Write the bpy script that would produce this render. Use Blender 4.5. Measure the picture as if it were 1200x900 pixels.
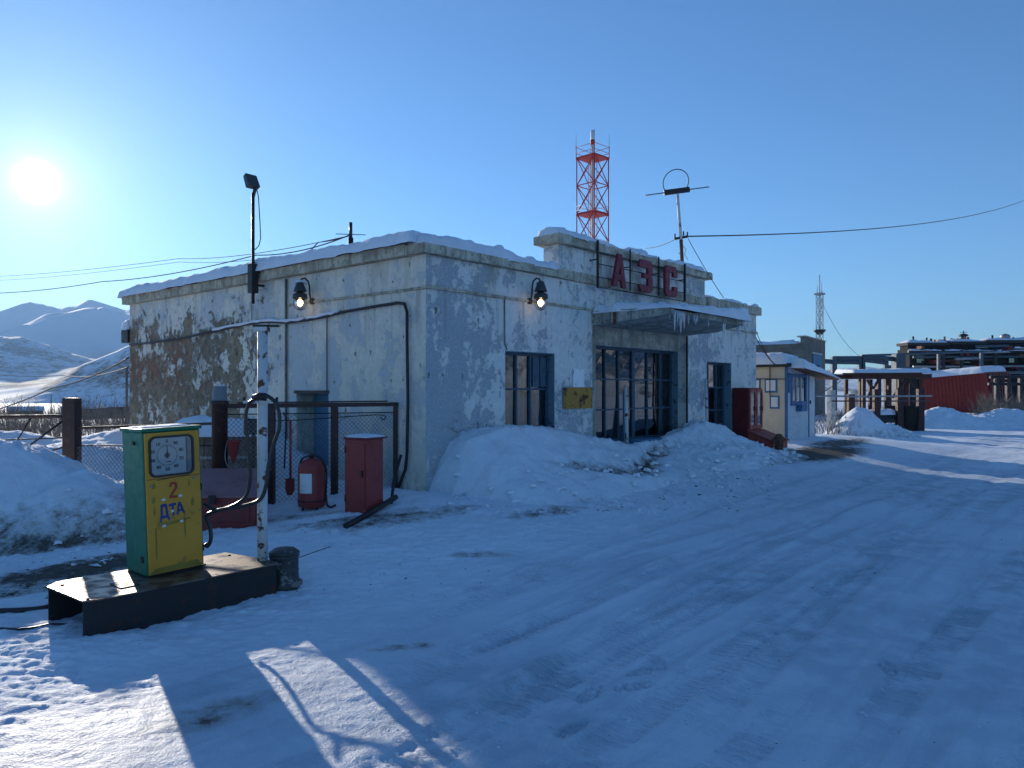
import bpy, bmesh, math, random
import numpy as np
from mathutils import Vector, Matrix

rnd = random.Random(7)
scene = bpy.context.scene
for o in list(bpy.data.objects): bpy.data.objects.remove(o)
COL = scene.collection

# ------------------------------------------------------------------ camera
FPX, EYE, HORIZON = 868.0, 1.75, 455.0          # focal length in px of a 1200 px wide frame, eye height, horizon row
cam = bpy.data.cameras.new('camera')
cam.sensor_width = 36.0
cam.lens = FPX / 1200.0 * 36.0
cam.shift_y = (HORIZON - 450.0) / 1200.0
cam.clip_start, cam.clip_end = 0.05, 20000.0
camo = bpy.data.objects.new('camera', cam)
camo.location = (0, 0, EYE); camo.rotation_euler = (math.radians(90), 0, 0)
COL.objects.link(camo); scene.camera = camo

# ------------------------------------------------------------------ sky and sun
SUN_AZ = math.atan2(43 - 600.0, FPX)             # to the left of the view axis
SUN_EL = math.atan(243.0 / math.hypot(558.0, FPX))
SUN_DIR = Vector((math.sin(SUN_AZ) * math.cos(SUN_EL), math.cos(SUN_AZ) * math.cos(SUN_EL), math.sin(SUN_EL)))
EXPOSURE = 0.52
HAZE = 0.00009
SKY_TINT = (0.62, 0.97, 1.27)
SKY_STRENGTH, SUN_STRENGTH = 0.096, 4.4
world = bpy.data.worlds.new('World'); scene.world = world; world.use_nodes = True
wn, wl = world.node_tree.nodes, world.node_tree.links
wn.clear()
wout = wn.new('ShaderNodeOutputWorld'); wbg = wn.new('ShaderNodeBackground')
sky = wn.new('ShaderNodeTexSky'); sky.sky_type = 'NISHITA'; sky.sun_disc = False
sky.sun_elevation = SUN_EL; sky.sun_rotation = SUN_AZ
sky.altitude = 800; sky.air_density = 1.0; sky.dust_density = 0.25; sky.ozone_density = 3.0
wbg.inputs['Strength'].default_value = SKY_STRENGTH
# the sun's own disc and the aureole of scattered light round it, by direction
wtc = wn.new('ShaderNodeTexCoord')
wdot = wn.new('ShaderNodeVectorMath'); wdot.operation = 'DOT_PRODUCT'; wdot.inputs[1].default_value = SUN_DIR
wnor = wn.new('ShaderNodeVectorMath'); wnor.operation = 'NORMALIZE'
wl.new(wtc.outputs['Generated'], wnor.inputs[0]); wl.new(wnor.outputs[0], wdot.inputs[0])
def wmath(op, a, b=None):
    n = wn.new('ShaderNodeMath'); n.operation = op
    for i, v in enumerate((a, b)):
        if v is None: continue
        if isinstance(v, (int, float)): n.inputs[i].default_value = v
        else: wl.new(v, n.inputs[i])
    return n.outputs[0]
ang = wmath('ARCCOSINE', wmath('MINIMUM', wdot.outputs['Value'], 1.0))
def lobe(amp, deg, power):
    t = wmath('POWER', wmath('DIVIDE', ang, math.radians(deg)), power)
    return wmath('MULTIPLY', wmath('EXPONENT', wmath('MULTIPLY', t, -1.0)), amp)
glow = wmath('ADD', lobe(40.0, 0.70, 2.0), wmath('ADD', lobe(13.0, 1.0, 0.6), lobe(0.55, 11.0, 1.0)))
wgc = wn.new('ShaderNodeVectorMath'); wgc.operation = 'SCALE'; wgc.inputs[0].default_value = (1.0, 0.90, 0.80)
wl.new(glow, wgc.inputs['Scale'])
wadd = wn.new('ShaderNodeVectorMath'); wadd.operation = 'ADD'
wtn = wn.new('ShaderNodeVectorMath'); wtn.operation = 'MULTIPLY'; wtn.inputs[1].default_value = SKY_TINT
wl.new(sky.outputs[0], wtn.inputs[0]); wl.new(wtn.outputs[0], wadd.inputs[0]); wl.new(wgc.outputs[0], wadd.inputs[1])
wl.new(wadd.outputs[0], wbg.inputs['Color']); wl.new(wbg.outputs[0], wout.inputs[0])

sl = bpy.data.lights.new('sun', 'SUN'); sl.energy = SUN_STRENGTH; sl.angle = math.radians(0.53); sl.color = (1.0, 0.9, 0.76)
so = bpy.data.objects.new('sun', sl); COL.objects.link(so)
so.rotation_euler = SUN_DIR.to_track_quat('Z', 'Y').to_euler(); so.location = SUN_DIR * 100

scene.view_settings.view_transform = 'Standard'; scene.view_settings.look = 'None'
scene.view_settings.exposure = EXPOSURE; scene.view_settings.gamma = 1.0; scene.view_settings.use_curve_mapping = False
scene.cycles.use_denoising = True
scene.cycles.max_bounces = 8; scene.cycles.diffuse_bounces = 4; scene.cycles.transparent_max_bounces = 16
scene.cycles.sample_clamp_indirect = 8.0

# ------------------------------------------------------------------ the place's frame: the station's own axes
ANG = math.radians(49.4)
U = Vector((math.cos(ANG), math.sin(ANG))); V = Vector((-U.y, U.x)); CORNER = Vector((-1.17, 10.06))
BL, BD = 11.2, 9.5                                # station front length and depth
def to_local(x, y): d = Vector((x, y)) - CORNER; return d.dot(U), d.dot(V)
def to_world(lx, ly, z=0.0): p = CORNER + U * lx + V * ly; return Vector((p.x, p.y, z))
def ray(px, py): return Vector(((px - 600.0) / FPX, 1.0, (HORIZON - py) / FPX))
def at(px, py, depth): r = ray(px, py); return Vector((r.x * depth, depth, EYE + r.z * depth))
def on_front(px, py, d=0.0):                      # survey point on the plane d behind the front wall, local coords
    r = ray(px, py); t = (d + CORNER.dot(V)) / (r.x * V.x + r.y * V.y)
    l = to_local(r.x * t, t); return Vector((l[0], l[1], EYE + r.z * t))
def on_left(px, py, d=0.0):
    r = ray(px, py); t = (d + CORNER.dot(U)) / (r.x * U.x + r.y * U.y)
    l = to_local(r.x * t, t); return Vector((l[0], l[1], EYE + r.z * t))

# ------------------------------------------------------------------ numpy noise
_tab = np.random.RandomState(3).rand(256, 256).astype(np.float64)
def vnoise(x, y, seed=0):
    x = np.asarray(x, float) + seed * 17.31; y = np.asarray(y, float) + seed * 5.77
    xi = np.floor(x).astype(np.int64); yi = np.floor(y).astype(np.int64)
    fx = x - xi; fy = y - yi
    fx = fx * fx * fx * (fx * (fx * 6 - 15) + 10); fy = fy * fy * fy * (fy * (fy * 6 - 15) + 10)
    a = _tab[xi & 255, yi & 255]; b = _tab[(xi + 1) & 255, yi & 255]
    c = _tab[xi & 255, (yi + 1) & 255]; d = _tab[(xi + 1) & 255, (yi + 1) & 255]
    return (a * (1 - fx) + b * fx) * (1 - fy) + (c * (1 - fx) + d * fx) * fy
def fbm(x, y, octaves=4, seed=0, gain=0.5):
    s = 0.0; a = 1.0; n = 0.0
    for k in range(octaves):
        c, sn = math.cos(0.7 * k + .3), math.sin(0.7 * k + .3)
        s = s + a * (vnoise((x * c - y * sn) * 2 ** k, (x * sn + y * c) * 2 ** k, seed + k * 3) * 2 - 1); n += a; a *= gain
    return s / n
def ridged(x, y, octaves=5, seed=0):
    s = 0.0; a = 1.0; n = 0.0
    for k in range(octaves):
        v = 1 - np.abs(vnoise(x * 2 ** k, y * 2 ** k, seed + k) * 2 - 1)
        s = s + a * v * v; n += a; a *= 0.5
    return s / n
def sstep(a, b, x):
    t = np.clip((np.asarray(x, float) - a) / (b - a), 0, 1); return t * t * (3 - 2 * t)

# ------------------------------------------------------------------ mesh helpers
class MB:
    def __init__(s): s.v = []; s.f = []; s.sm = []
    def add(s, vs, fs, smooth=False):
        o = len(s.v); s.v += [tuple(p) for p in vs]
        s.f += [tuple(i + o for i in f) for f in fs]; s.sm += [smooth] * len(fs); return s
    def box(s, x0, y0, z0, x1, y1, z1, M=None):
        vs = [Vector(p) for p in ((x0,y0,z0),(x1,y0,z0),(x1,y1,z0),(x0,y1,z0),(x0,y0,z1),(x1,y0,z1),(x1,y1,z1),(x0,y1,z1))]
        if M: vs = [M @ p for p in vs]
        return s.add(vs, [(0,3,2,1),(4,5,6,7),(0,1,5,4),(1,2,6,5),(2,3,7,6),(3,0,4,7)])
    def bar(s, a, b, w, h=None, up=(0,0,1)):
        a, b = Vector(a), Vector(b); h = h or w; d = (b - a); L = d.length; d.normalize()
        up = Vector(up)
        if abs(d.dot(up)) > .98: up = Vector((0,1,0))
        x = d.cross(up).normalized(); y = x.cross(d)
        vs = [p + x * i * w / 2 + y * j * h / 2 for p in (a, b) for i, j in ((-1,-1),(1,-1),(1,1),(-1,1))]
        return s.add(vs, [(0,1,2,3),(7,6,5,4),(0,4,5,1),(1,5,6,2),(2,6,7,3),(3,7,4,0)])
    def tube(s, pts, r, n=8, caps=True, smooth=True):
        pts = [Vector(p) for p in pts]; rs = r if isinstance(r, (list, tuple)) else [r] * len(pts)
        vs = []; fs = []; prev = None
        for i, p in enumerate(pts):
            t = (pts[min(i + 1, len(pts) - 1)] - pts[max(i - 1, 0)]).normalized()
            if prev is None:
                a = Vector((0,0,1)) if abs(t.z) < .9 else Vector((1,0,0)); x = t.cross(a).normalized()
            else:
                x = (prev - t * prev.dot(t)).normalized()
            y = t.cross(x); prev = x
            for k in range(n):
                g = 2 * math.pi * k / n; vs.append(p + (x * math.cos(g) + y * math.sin(g)) * rs[i])
        for i in range(len(pts) - 1):
            for k in range(n):
                a = i * n + k; b = i * n + (k + 1) % n; fs.append((a, b, b + n, a + n))
        s.add(vs, fs, smooth)
        if caps:
            o = len(s.v) - len(vs)
            s.f.append(tuple(o + k for k in reversed(range(n)))); s.f.append(tuple(o + (len(pts) - 1) * n + k for k in range(n))); s.sm += [False, False]
        return s
    def lathe(s, prof, c=(0,0,0), n=20, smooth=True, M=None):
        vs = []; fs = []
        for r, z in prof:
            for k in range(n):
                g = 2 * math.pi * k / n; p = Vector((c[0] + r * math.cos(g), c[1] + r * math.sin(g), c[2] + z))
                vs.append(M @ p if M else p)
        for i in range(len(prof) - 1):
            for k in range(n):
                a = i * n + k; b = i * n + (k + 1) % n; fs.append((a, b, b + n, a + n))
        s.add(vs, fs, smooth)
        o = len(s.v) - len(vs)
        if prof[0][0] > 1e-4: s.f.append(tuple(o + k for k in reversed(range(n)))); s.sm.append(False)
        if prof[-1][0] > 1e-4: s.f.append(tuple(o + (len(prof) - 1) * n + k for k in range(n))); s.sm.append(False)
        return s
    def prism(s, poly, z0, z1, M=None):            # poly in xy, counter-clockwise; M maps
        n = len(poly); vs = [Vector((x, y, z0)) for x, y in poly] + [Vector((x, y, z1)) for x, y in poly]
        if M: vs = [M @ p for p in vs]
        fs = [tuple(reversed(range(n))), tuple(range(n, 2 * n))] + [(i, (i + 1) % n, n + (i + 1) % n, n + i) for i in range(n)]
        return s.add(vs, fs)
    def build(s, name, mat, parent=None, bevel=0.0, kind=None, label=None):
        me = bpy.data.meshes.new(name); me.from_pydata(s.v, [], s.f); me.update()
        me.polygons.foreach_set('use_smooth', s.sm)
        if mat: me.materials.append(mat)
        o = bpy.data.objects.new(name, me); COL.objects.link(o)
        if parent: o.parent = parent
        if bevel:
            b = o.modifiers.new('bevel', 'BEVEL'); b.width = bevel; b.segments = 2; b.limit_method = 'ANGLE'
        if kind: o['kind'] = kind
        if label: o['label'] = label
        return o
def tag(o, label, cat, group=None, kind=None):
    o['label'] = label; o['category'] = cat
    if group: o['group'] = group
    if kind: o['kind'] = kind
    return o
def thing(name, label, cat, loc=(0,0,0), rotz=0.0, group=None):
    o = bpy.data.objects.new(name, None); COL.objects.link(o); o.empty_display_size = .2
    o.location = loc; o.rotation_euler = (0, 0, rotz); return tag(o, label, cat, group)
def copy_thing(root, loc, rotz, label, group=None):
    def cp(o, parent):
        c = o.copy(); COL.objects.link(c); c.parent = parent
        for ch in [q for q in bpy.data.objects if q.parent == o]: cp(ch, c)
        return c
    r = cp(root, None); r.location = loc; r.rotation_euler = (0, 0, rotz); r['label'] = label
    if group: r['group'] = group
    return r
def grid_mesh(name, X, Y, Z, mat, parent=None, attrs=None, smooth=True):
    ny, nx = X.shape
    co = np.stack([X, Y, Z], -1).reshape(-1, 3).astype(np.float32)
    i = np.arange(ny * nx).reshape(ny, nx)
    q = np.stack([i[:-1, :-1], i[:-1, 1:], i[1:, 1:], i[1:, :-1]], -1).reshape(-1, 4)
    me = bpy.data.meshes.new(name)
    me.vertices.add(len(co)); me.vertices.foreach_set('co', co.ravel())
    me.loops.add(q.size); me.loops.foreach_set('vertex_index', q.ravel().astype(np.int32))
    me.polygons.add(len(q)); me.polygons.foreach_set('loop_start', (np.arange(len(q)) * 4).astype(np.int32))
    me.update(calc_edges=True)
    me.polygons.foreach_set('use_smooth', np.full(len(q), smooth))
    for k, a in (attrs or {}).items():
        at_ = me.attributes.new(k, 'FLOAT', 'POINT'); at_.data.foreach_set('value', np.asarray(a, np.float32).ravel())
    me.materials.append(mat)
    o = bpy.data.objects.new(name, me); COL.objects.link(o)
    if parent: o.parent = parent
    return o

# ------------------------------------------------------------------ material helpers
class NT:
    def __init__(s, name, rough=.7, metal=0.0, spec=.4):
        s.m = bpy.data.materials.new(name); s.m.use_nodes = True
        s.n, s.l = s.m.node_tree.nodes, s.m.node_tree.links
        s.b = s.n['Principled BSDF']; s.b.inputs['Roughness'].default_value = rough
        s.b.inputs['Metallic'].default_value = metal; s.b.inputs['Specular IOR Level'].default_value = spec
        s.tc = s.n.new('ShaderNodeTexCoord')
    def put(s, sock, v):
        if isinstance(v, bpy.types.NodeSocket): s.l.new(v, sock)
        elif isinstance(v, (tuple, list)) and len(v) == 3 and sock.type == 'RGBA': sock.default_value = (*v, 1)
        else: sock.default_value = v
    def obj(s, scale=(1,1,1), loc=(0,0,0)):
        m = s.n.new('ShaderNodeMapping'); m.inputs['Scale'].default_value = scale; m.inputs['Location'].default_value = loc
        s.l.new(s.tc.outputs['Object'], m.inputs[0]); return m.outputs[0]
    def geo(s, scale=(1,1,1), rotz=0.0):
        g = s.n.new('ShaderNodeNewGeometry')
        m = s.n.new('ShaderNodeMapping'); m.inputs['Scale'].default_value = scale; m.inputs['Rotation'].default_value = (0, 0, rotz)
        s.l.new(g.outputs['Position'], m.inputs[0]); return m.outputs[0]
    def noise(s, vec, scale, detail=4, rough=.55, dist=0.0):
        n = s.n.new('ShaderNodeTexNoise'); n.inputs['Scale'].default_value = scale; n.inputs['Detail'].default_value = detail
        n.inputs['Roughness'].default_value = rough; n.inputs['Distortion'].default_value = dist
        s.l.new(vec, n.inputs['Vector']); return n.outputs['Fac']
    def vor(s, vec, scale, feat='F1', out='Distance'):
        n = s.n.new('ShaderNodeTexVoronoi'); n.feature = feat; n.inputs['Scale'].default_value = scale
        s.l.new(vec, n.inputs['Vector']); return n.outputs[out]
    def ramp(s, fac, lo, hi, a=0.0, b=1.0):
        n = s.n.new('ShaderNodeMapRange'); n.interpolation_type = 'SMOOTHSTEP'
        s.put(n.inputs['Value'], fac); n.inputs['From Min'].default_value = lo; n.inputs['From Max'].default_value = hi
        n.inputs['To Min'].default_value = a; n.inputs['To Max'].default_value = b; return n.outputs[0]
    def math(s, op, a, b=0.0):
        n = s.n.new('ShaderNodeMath'); n.operation = op; s.put(n.inputs[0], a); s.put(n.inputs[1], b); return n.outputs[0]
    def mix(s, fac, a, b):
        n = s.n.new('ShaderNodeMix'); n.data_type = 'RGBA'; s.put(n.inputs[0], fac); s.put(n.inputs[6], a); s.put(n.inputs[7], b); return n.outputs[2]
    def attr(s, name):
        n = s.n.new('ShaderNodeAttribute'); n.attribute_name = name; return n.outputs['Fac']
    def xyz(s, vec):
        n = s.n.new('ShaderNodeSeparateXYZ'); s.l.new(vec, n.inputs[0]); return n.outputs
    def bump(s, h, strength=.4, dist=.02, prev=None):
        n = s.n.new('ShaderNodeBump'); n.inputs['Strength'].default_value = strength; n.inputs['Distance'].default_value = dist
        s.l.new(h, n.inputs['Height'])
        if prev is not None: s.l.new(prev, n.inputs['Normal'])
        s.l.new(n.outputs[0], s.b.inputs['Normal']); return n.outputs[0]
    def color(s, c): s.put(s.b.inputs['Base Color'], c); return s
    def rough(s, r): s.put(s.b.inputs['Roughness'], r); return s
M = {}
def paint(name, col, rough=.55, rust=.35, rustcol=(.10,.045,.025), scale=9.0, dirt=.25, spec=.4, thr=.56):
    """old paint over steel: grime, chips and rust"""
    t = NT(name, rough, spec=spec); v = t.obj()
    n1 = t.noise(v, scale, 6, .62); n2 = t.noise(v, scale * .23, 3)
    c = t.mix(t.ramp(n2, .35, .75, 0, dirt), col, tuple(q * .45 for q in col))
    if rust: c = t.mix(t.ramp(n1, thr, thr + .05, 0, min(1, rust * 2)), c, rustcol)
    t.color(c); t.rough(t.ramp(n1, .3, .8, rough - .1, min(1, rough + .25)))
    t.bump(n1, .25, .004); M[name] = t.m; return t.m
def plain(name, col, rough=.6, metal=0.0, var=.25, scale=6.0, spec=.4, bump=.15):
    t = NT(name, rough, metal, spec); v = t.obj(); n = t.noise(v, scale, 5)
    t.color(t.mix(t.ramp(n, .3, .7, 0, 1), tuple(q * (1 - var) for q in col), tuple(min(1, q * (1 + var * .6)) for q in col)))
    if bump: t.bump(n, bump, .01)
    M[name] = t.m; return t.m
# ------------------------------------------------------------------ materials
def snow_mat(name, dirt_amt=.0, sparkle=1.0, attrs=True, base=(.82,.88,.94)):
    t = NT(name, .7, spec=.12); v = t.geo()
    n1 = t.noise(v, 3.0, 5, .6); n2 = t.noise(v, 26.0, 4, .65); n3 = t.noise(v, 110.0, 2)
    c = t.mix(t.ramp(n1, .3, .72), tuple(q * .90 for q in base), base)
    speck = t.ramp(t.noise(v, 17.0, 6, .7), .665, .72, 0, .6)
    c = t.mix(speck, c, (.22,.19,.16))
    h = t.math('ADD', t.math('MULTIPLY', n2, .8), t.math('MULTIPLY', n3, .35))
    if attrs:
        d = t.attr('dirt'); ice = t.attr('ice')
        dd = t.math('ADD', d, t.math('MULTIPLY', t.math('SUBTRACT', t.noise(v, 5.5, 8, .75), .5), 1.7)); dn = t.ramp(dd, .44, .80); ds = t.math('MULTIPLY', t.ramp(dd, .10, .62, 0, .75), t.ramp(d, .02, .3))
        dn = t.math('MULTIPLY', dn, t.ramp(d, .02, .3))
        sm = t.n.new('ShaderNodeMapping'); sm.inputs['Rotation'].default_value = (0, 0, -ANG); gg = t.n.new('ShaderNodeNewGeometry'); sv = t.n.new('ShaderNodeVectorMath'); sv.operation = 'MULTIPLY'; sv.inputs[1].default_value = (.16, 1.5, 1)
        t.l.new(gg.outputs['Position'], sm.inputs[0]); t.l.new(sm.outputs[0], sv.inputs[0]); stk = t.noise(sv.outputs[0], 2.6, 7, .68, .4)
        c = t.mix(t.math('MULTIPLY', ice, t.ramp(n1, .35, .6, .35, .9)), c, (.46,.53,.61))
        c = t.mix(t.math('MULTIPLY', t.ramp(ice, .05, .3), t.ramp(stk, .46, .68, 0, .55)), c, (.42,.48,.55))
        c = t.mix(ds, c, t.mix(n2, (.24,.23,.21), (.46,.45,.43))); c = t.mix(dn, c, t.mix(n2, (.045,.038,.032), (.17,.145,.12)))
        t.rough(t.math('SUBTRACT', .75, t.math('MULTIPLY', ice, .25)))
        tr = t.attr('track')
        w = t.n.new('ShaderNodeTexWave'); w.wave_type = 'BANDS'; w.bands_direction = 'X'
        w.inputs['Scale'].default_value = 8.5; w.inputs['Distortion'].default_value = 1.2; w.inputs['Detail Scale'].default_value = 3.0
        gm = t.n.new('ShaderNodeMapping'); gm.inputs['Rotation'].default_value = (0, 0, -ANG)
        g = t.n.new('ShaderNodeNewGeometry'); t.l.new(g.outputs['Position'], gm.inputs[0]); t.l.new(gm.outputs[0], w.inputs['Vector'])
        h = t.math('ADD', h, t.math('MULTIPLY', t.math('MULTIPLY', w.outputs['Fac'], tr), t.ramp(n1, .4, .6, .2, 1.1)))
    t.color(c); t.bump(h, .8 * sparkle, .016); M[name] = t.m; return t.m
snow_mat('snow_ground'); snow_mat('snow_heap', sparkle=1.5); snow_mat('snow_roof', attrs=False, sparkle=.6, base=(.84,.86,.90))

def plaster(name, left):
    t = NT(name, .85, spec=.2); v = t.obj(); p = t.xyz(v)
    big = t.noise(v, .55, 5, .6); mid = t.noise(v, 2.1, 7, .68); fine = t.noise(v, 9.0, 7, .7); grain = t.noise(v, 70.0, 3)
    streak = t.noise(t.obj((2.6, 2.6, .3)), 1.3, 7, .72, .6)
    white = (.86,.79,.67) if left else (.86,.83,.77)
    c = t.mix(t.ramp(fine, .35, .7), tuple(q * .82 for q in white), white)
    # a coat of pale blue-grey limewash that has come off in flakes
    blue = (.42,.455,.49) if not left else (.50,.54,.57)
    if left: bmask = t.ramp(t.math('ADD', t.math('MULTIPLY', mid, .6), t.math('ADD', t.math('MULTIPLY', fine, .3), t.math('MULTIPLY', big, .4))), .635, .685, 0, .75)
    else:
        bias = t.ramp(p[0], .15, 1.3, .09, 0)                     # most of it is left next to the corner
        bmask = t.ramp(t.math('ADD', t.math('ADD', t.math('MULTIPLY', mid, .55), t.math('ADD', t.math('MULTIPLY', fine, .40), t.math('MULTIPLY', big, .45))), bias), .70, .745)
        bmask = t.math('MULTIPLY', bmask, t.ramp(t.noise(v, 26.0, 5, .7), .38, .52, .35, 1))
    c = t.mix(bmask, c, blue)
    # bare render and brick where the paint has gone
    if left:
        yb = t.math('MULTIPLY', t.ramp(p[1], 3.1, 5.2), t.ramp(p[2], 3.75, 2.55))
        bare = t.math('ADD', t.math('ADD', t.math('MULTIPLY', mid, .85), t.math('MULTIPLY', fine, .35)), t.math('MULTIPLY', yb, .17))
        bmk = t.math('MULTIPLY', t.ramp(bare, .712, .765), t.ramp(p[1], 2.9, 4.2, .12, 1))
        brick = t.mix(t.ramp(t.noise(v, .9, 4), .45, .6), (.25,.19,.125), (.34,.26,.17))
        brick = t.mix(t.math('MULTIPLY', t.math('MULTIPLY', t.ramp(p[1], 6.2, 7.4), t.math('MULTIPLY', t.ramp(p[2], 1.6, 2.1), t.ramp(p[2], 3.1, 2.6))), t.ramp(t.noise(v, 1.7, 5), .42, .52)), brick, (.30,.15,.10))
        grime = t.ramp(t.math('MULTIPLY', t.noise(v, .9, 7, .72), t.math('MULTIPLY', t.ramp(p[1], 3.0, 6.5), t.ramp(p[2], 3.3, 2.2))), .36, .60, 0, .75)
        brick = t.mix(t.ramp(t.noise(v, 6.5, 8, .75), .44, .60, 0, .8), brick, (.13,.105,.08)); brick = t.mix(t.ramp(t.noise(v, 3.2, 6, .7), .56, .64, 0, .7), brick, (.42,.36,.27))
        c = t.mix(grime, c, (.24,.215,.17)); c = t.mix(bmk, c, brick)
    else:
        bmk = t.ramp(t.math('ADD', t.math('MULTIPLY', mid, .5), t.math('MULTIPLY', fine, .6)), .685, .72, 0, .8)
        c = t.mix(bmk, c, (.20,.19,.165))
    flake = t.ramp(t.noise(t.obj((1.6, 1.6, .9)), 5.0, 5, .7), .635, .66, 0, .85); c = t.mix(flake, c, (.13,.12,.10))
    top = t.math('MULTIPLY', t.ramp(p[2], 2.6, 3.6), t.ramp(streak, .48, .70)); c = t.mix(t.math('MULTIPLY', top, .6), c, (.40,.33,.22))
    foot = t.math('MULTIPLY', t.ramp(p[2], 1.0, .3), t.ramp(fine, .4, .65)); c = t.mix(t.math('MULTIPLY', foot, .6), c, (.22,.21,.18))
    # runs of rusty water below the ledge and hairline cracks
    drip = t.math('MULTIPLY', t.math('MULTIPLY', t.ramp(p[2], 2.1, 3.05), t.ramp(p[2], 3.16, 3.10)), t.ramp(t.noise(t.obj((4.5, 4.5, .12)), 2.0, 4, .6), .54, .68)); c = t.mix(t.math('MULTIPLY', drip, .55), c, (.33,.29,.22))
    wv = t.n.new('ShaderNodeVectorMath'); wv.operation = 'ADD'; nz = t.n.new('ShaderNodeTexNoise'); nz.inputs['Scale'].default_value = 1.4; nz.inputs['Detail'].default_value = 6; t.l.new(v, nz.inputs['Vector']); t.l.new(v, wv.inputs[0]); t.l.new(nz.outputs['Color'], wv.inputs[1])
    crk = t.math('MULTIPLY', t.ramp(t.vor(wv.outputs[0], .55, 'DISTANCE_TO_EDGE'), .010, .003), t.ramp(big, .52, .60)); c = t.mix(t.math('MULTIPLY', crk, .5), c, (.10,.09,.08))
    t.color(c)
    h = t.math('SUBTRACT', t.math('ADD', t.math('MULTIPLY', fine, .25), t.math('MULTIPLY', grain, .08)), t.math('MULTIPLY', t.math('ADD', bmk, t.math('ADD', flake, t.math('MULTIPLY', bmask, .5))), .55))
    t.bump(h, .9, .030); M[name] = t.m
plaster('plaster_front', False); plaster('plaster_left', True)
def concrete(name, col, stain=(.09,.075,.055)):
    t = NT(name, .9, spec=.2); v = t.obj(); a = t.noise(v, 3.0, 7, .7); b = t.noise(v, 14.0, 6, .7); s = t.noise(t.obj((7,7,.6)), 1.7, 4)
    c = t.mix(t.ramp(a, .4, .62), col, tuple(q * .6 for q in col)); c = t.mix(t.ramp(b, .55, .62, 0, .7), c, stain)
    c = t.mix(t.ramp(s, .52, .66, 0, .6), c, stain); t.color(c); t.bump(t.math('ADD', a, t.math('MULTIPLY', b, .5)), .7, .02); M[name] = t.m
concrete('cornice', (.60,.54,.42), (.20,.165,.11)); concrete('canopy_concrete', (.46,.45,.40)); concrete('post_concrete', (.62,.60,.55), (.35,.33,.3))
concrete('render_grey', (.20,.21,.19), (.10,.10,.09)); concrete('dark_render', (.030,.031,.034), (.012,.012,.014)); concrete('recess_plaster', (.56,.54,.46), (.27,.24,.18))
paint('frame_blue', (.045,.10,.145), .5, .25, (.05,.035,.03), 14.0)
paint('reveal_blue', (.16,.24,.30), .7, .4, (.07,.07,.065), 7.0)
paint('door_blue', (.07,.21,.34), .55, .15, (.10,.12,.13), 6.0)
paint('sign_red', (.22,.022,.04), .5, .1); paint('steel_black', (.022,.02,.022), .5, .3, (.07,.03,.02))
paint('fence_brown', (.055,.026,.024), .5, .45, (.11,.045,.025), 12.0)
paint('fire_red', (.30,.042,.038), .45, .12, (.12,.03,.02), 7.0); paint('chest_red', (.24,.035,.035), .5, .2, (.10,.05,.045), 5.0)
paint('chest_lid', (.30,.15,.15), .6, .2, (.2,.08,.07), 5.0, .3); paint('cabinet_red', (.42,.075,.050), .5, .2, (.20,.05,.04), 6.0); paint('dark_red', (.16,.018,.02), .5, .2, (.06,.02,.02), 6.0)
paint('pump_green', (.006,.165,.090), .38, .06, (.02,.05,.03), 9.0, .25); paint('pump_yellow', (.68,.325,.03), .48, .3, (.30,.16,.04), 6.0, .45, thr=.60)
paint('pole_white', (.62,.63,.62), .55, .5, (.12,.055,.03), 9.0, .3, thr=.545); paint('drum_black', (.05,.05,.048), .45, .5, (.20,.19,.17), 10.0)
paint('plaque', (.46,.23,.035), .6, .5, (.11,.05,.02), 6.0); paint('notice_white', (.90,.90,.90), .5, .5, (.04,.035,.03), 9.0, .05, thr=.60)
paint('kiosk_cream', (.66,.55,.40), .65, .05, (.3,.25,.16)); paint('kiosk_white', (.62,.64,.65), .6, .1); paint('kiosk_blue', (.04,.15,.30), .5, .1)
paint('tower_red', (.52,.03,.02), .5, .05); paint('tower_white', (.70,.70,.70), .5, .1); paint('tower_grey', (.30,.31,.32), .5, .1)
paint('container_red', (.26,.028,.022), .6, .25, (.09,.03,.025), 5.0); paint('pipe_teal', (.05,.09,.12), .55, .3, (.08,.06,.05)); paint('trestle_brown', (.055,.02,.018), .6, .4, (.06,.03,.025))
paint('lamp_grey', (.05,.055,.06), .45, .2); paint('bucket_grey', (.20,.21,.22), .45, .15, (.1,.06,.04))
plain('rubber', (.022,.022,.024), .36, var=.3, spec=.5); plain('cable', (.018,.018,.02), .5, spec=.4); plain('wire', (.03,.03,.032), .6)
plain('galvanised', (.30,.31,.32), .45, .6); plain('dial_white', (.70,.71,.70), .35, var=.05, bump=0); plain('paper', (.74,.74,.72), .6, var=.06, bump=0)
plain('ink_red', (.40,.035,.02), .5, bump=0); plain('ink_blue', (.012,.05,.22), .5, bump=0); plain('ink_dark', (.06,.05,.025), .6, bump=0); plain('smudge', (.30,.20,.03), .6, bump=0)
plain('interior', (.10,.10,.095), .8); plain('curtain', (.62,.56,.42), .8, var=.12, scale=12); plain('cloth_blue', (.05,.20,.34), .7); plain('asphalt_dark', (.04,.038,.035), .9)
plain('wood_grey', (.20,.155,.12), .8, var=.4); plain('brush', (.20,.155,.12), .85, var=.4); plain('bin_black', (.010,.010,.011), .5, spec=.3); plain('roof_felt', (.06,.055,.05), .85)
plain('ground_cable', (.03,.03,.032), .45); plain('trim_rust', (.16,.07,.04), .8, var=.5, scale=14)
def ice_mat():
    t = NT('ice', .12, spec=.6); t.color((.72,.80,.86)); t.b.inputs['Transmission Weight'].default_value = .55; t.b.inputs['IOR'].default_value = 1.31
    t.bump(t.noise(t.obj(), 30.0, 3), .3, .006); M['ice'] = t.m
ice_mat()
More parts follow.
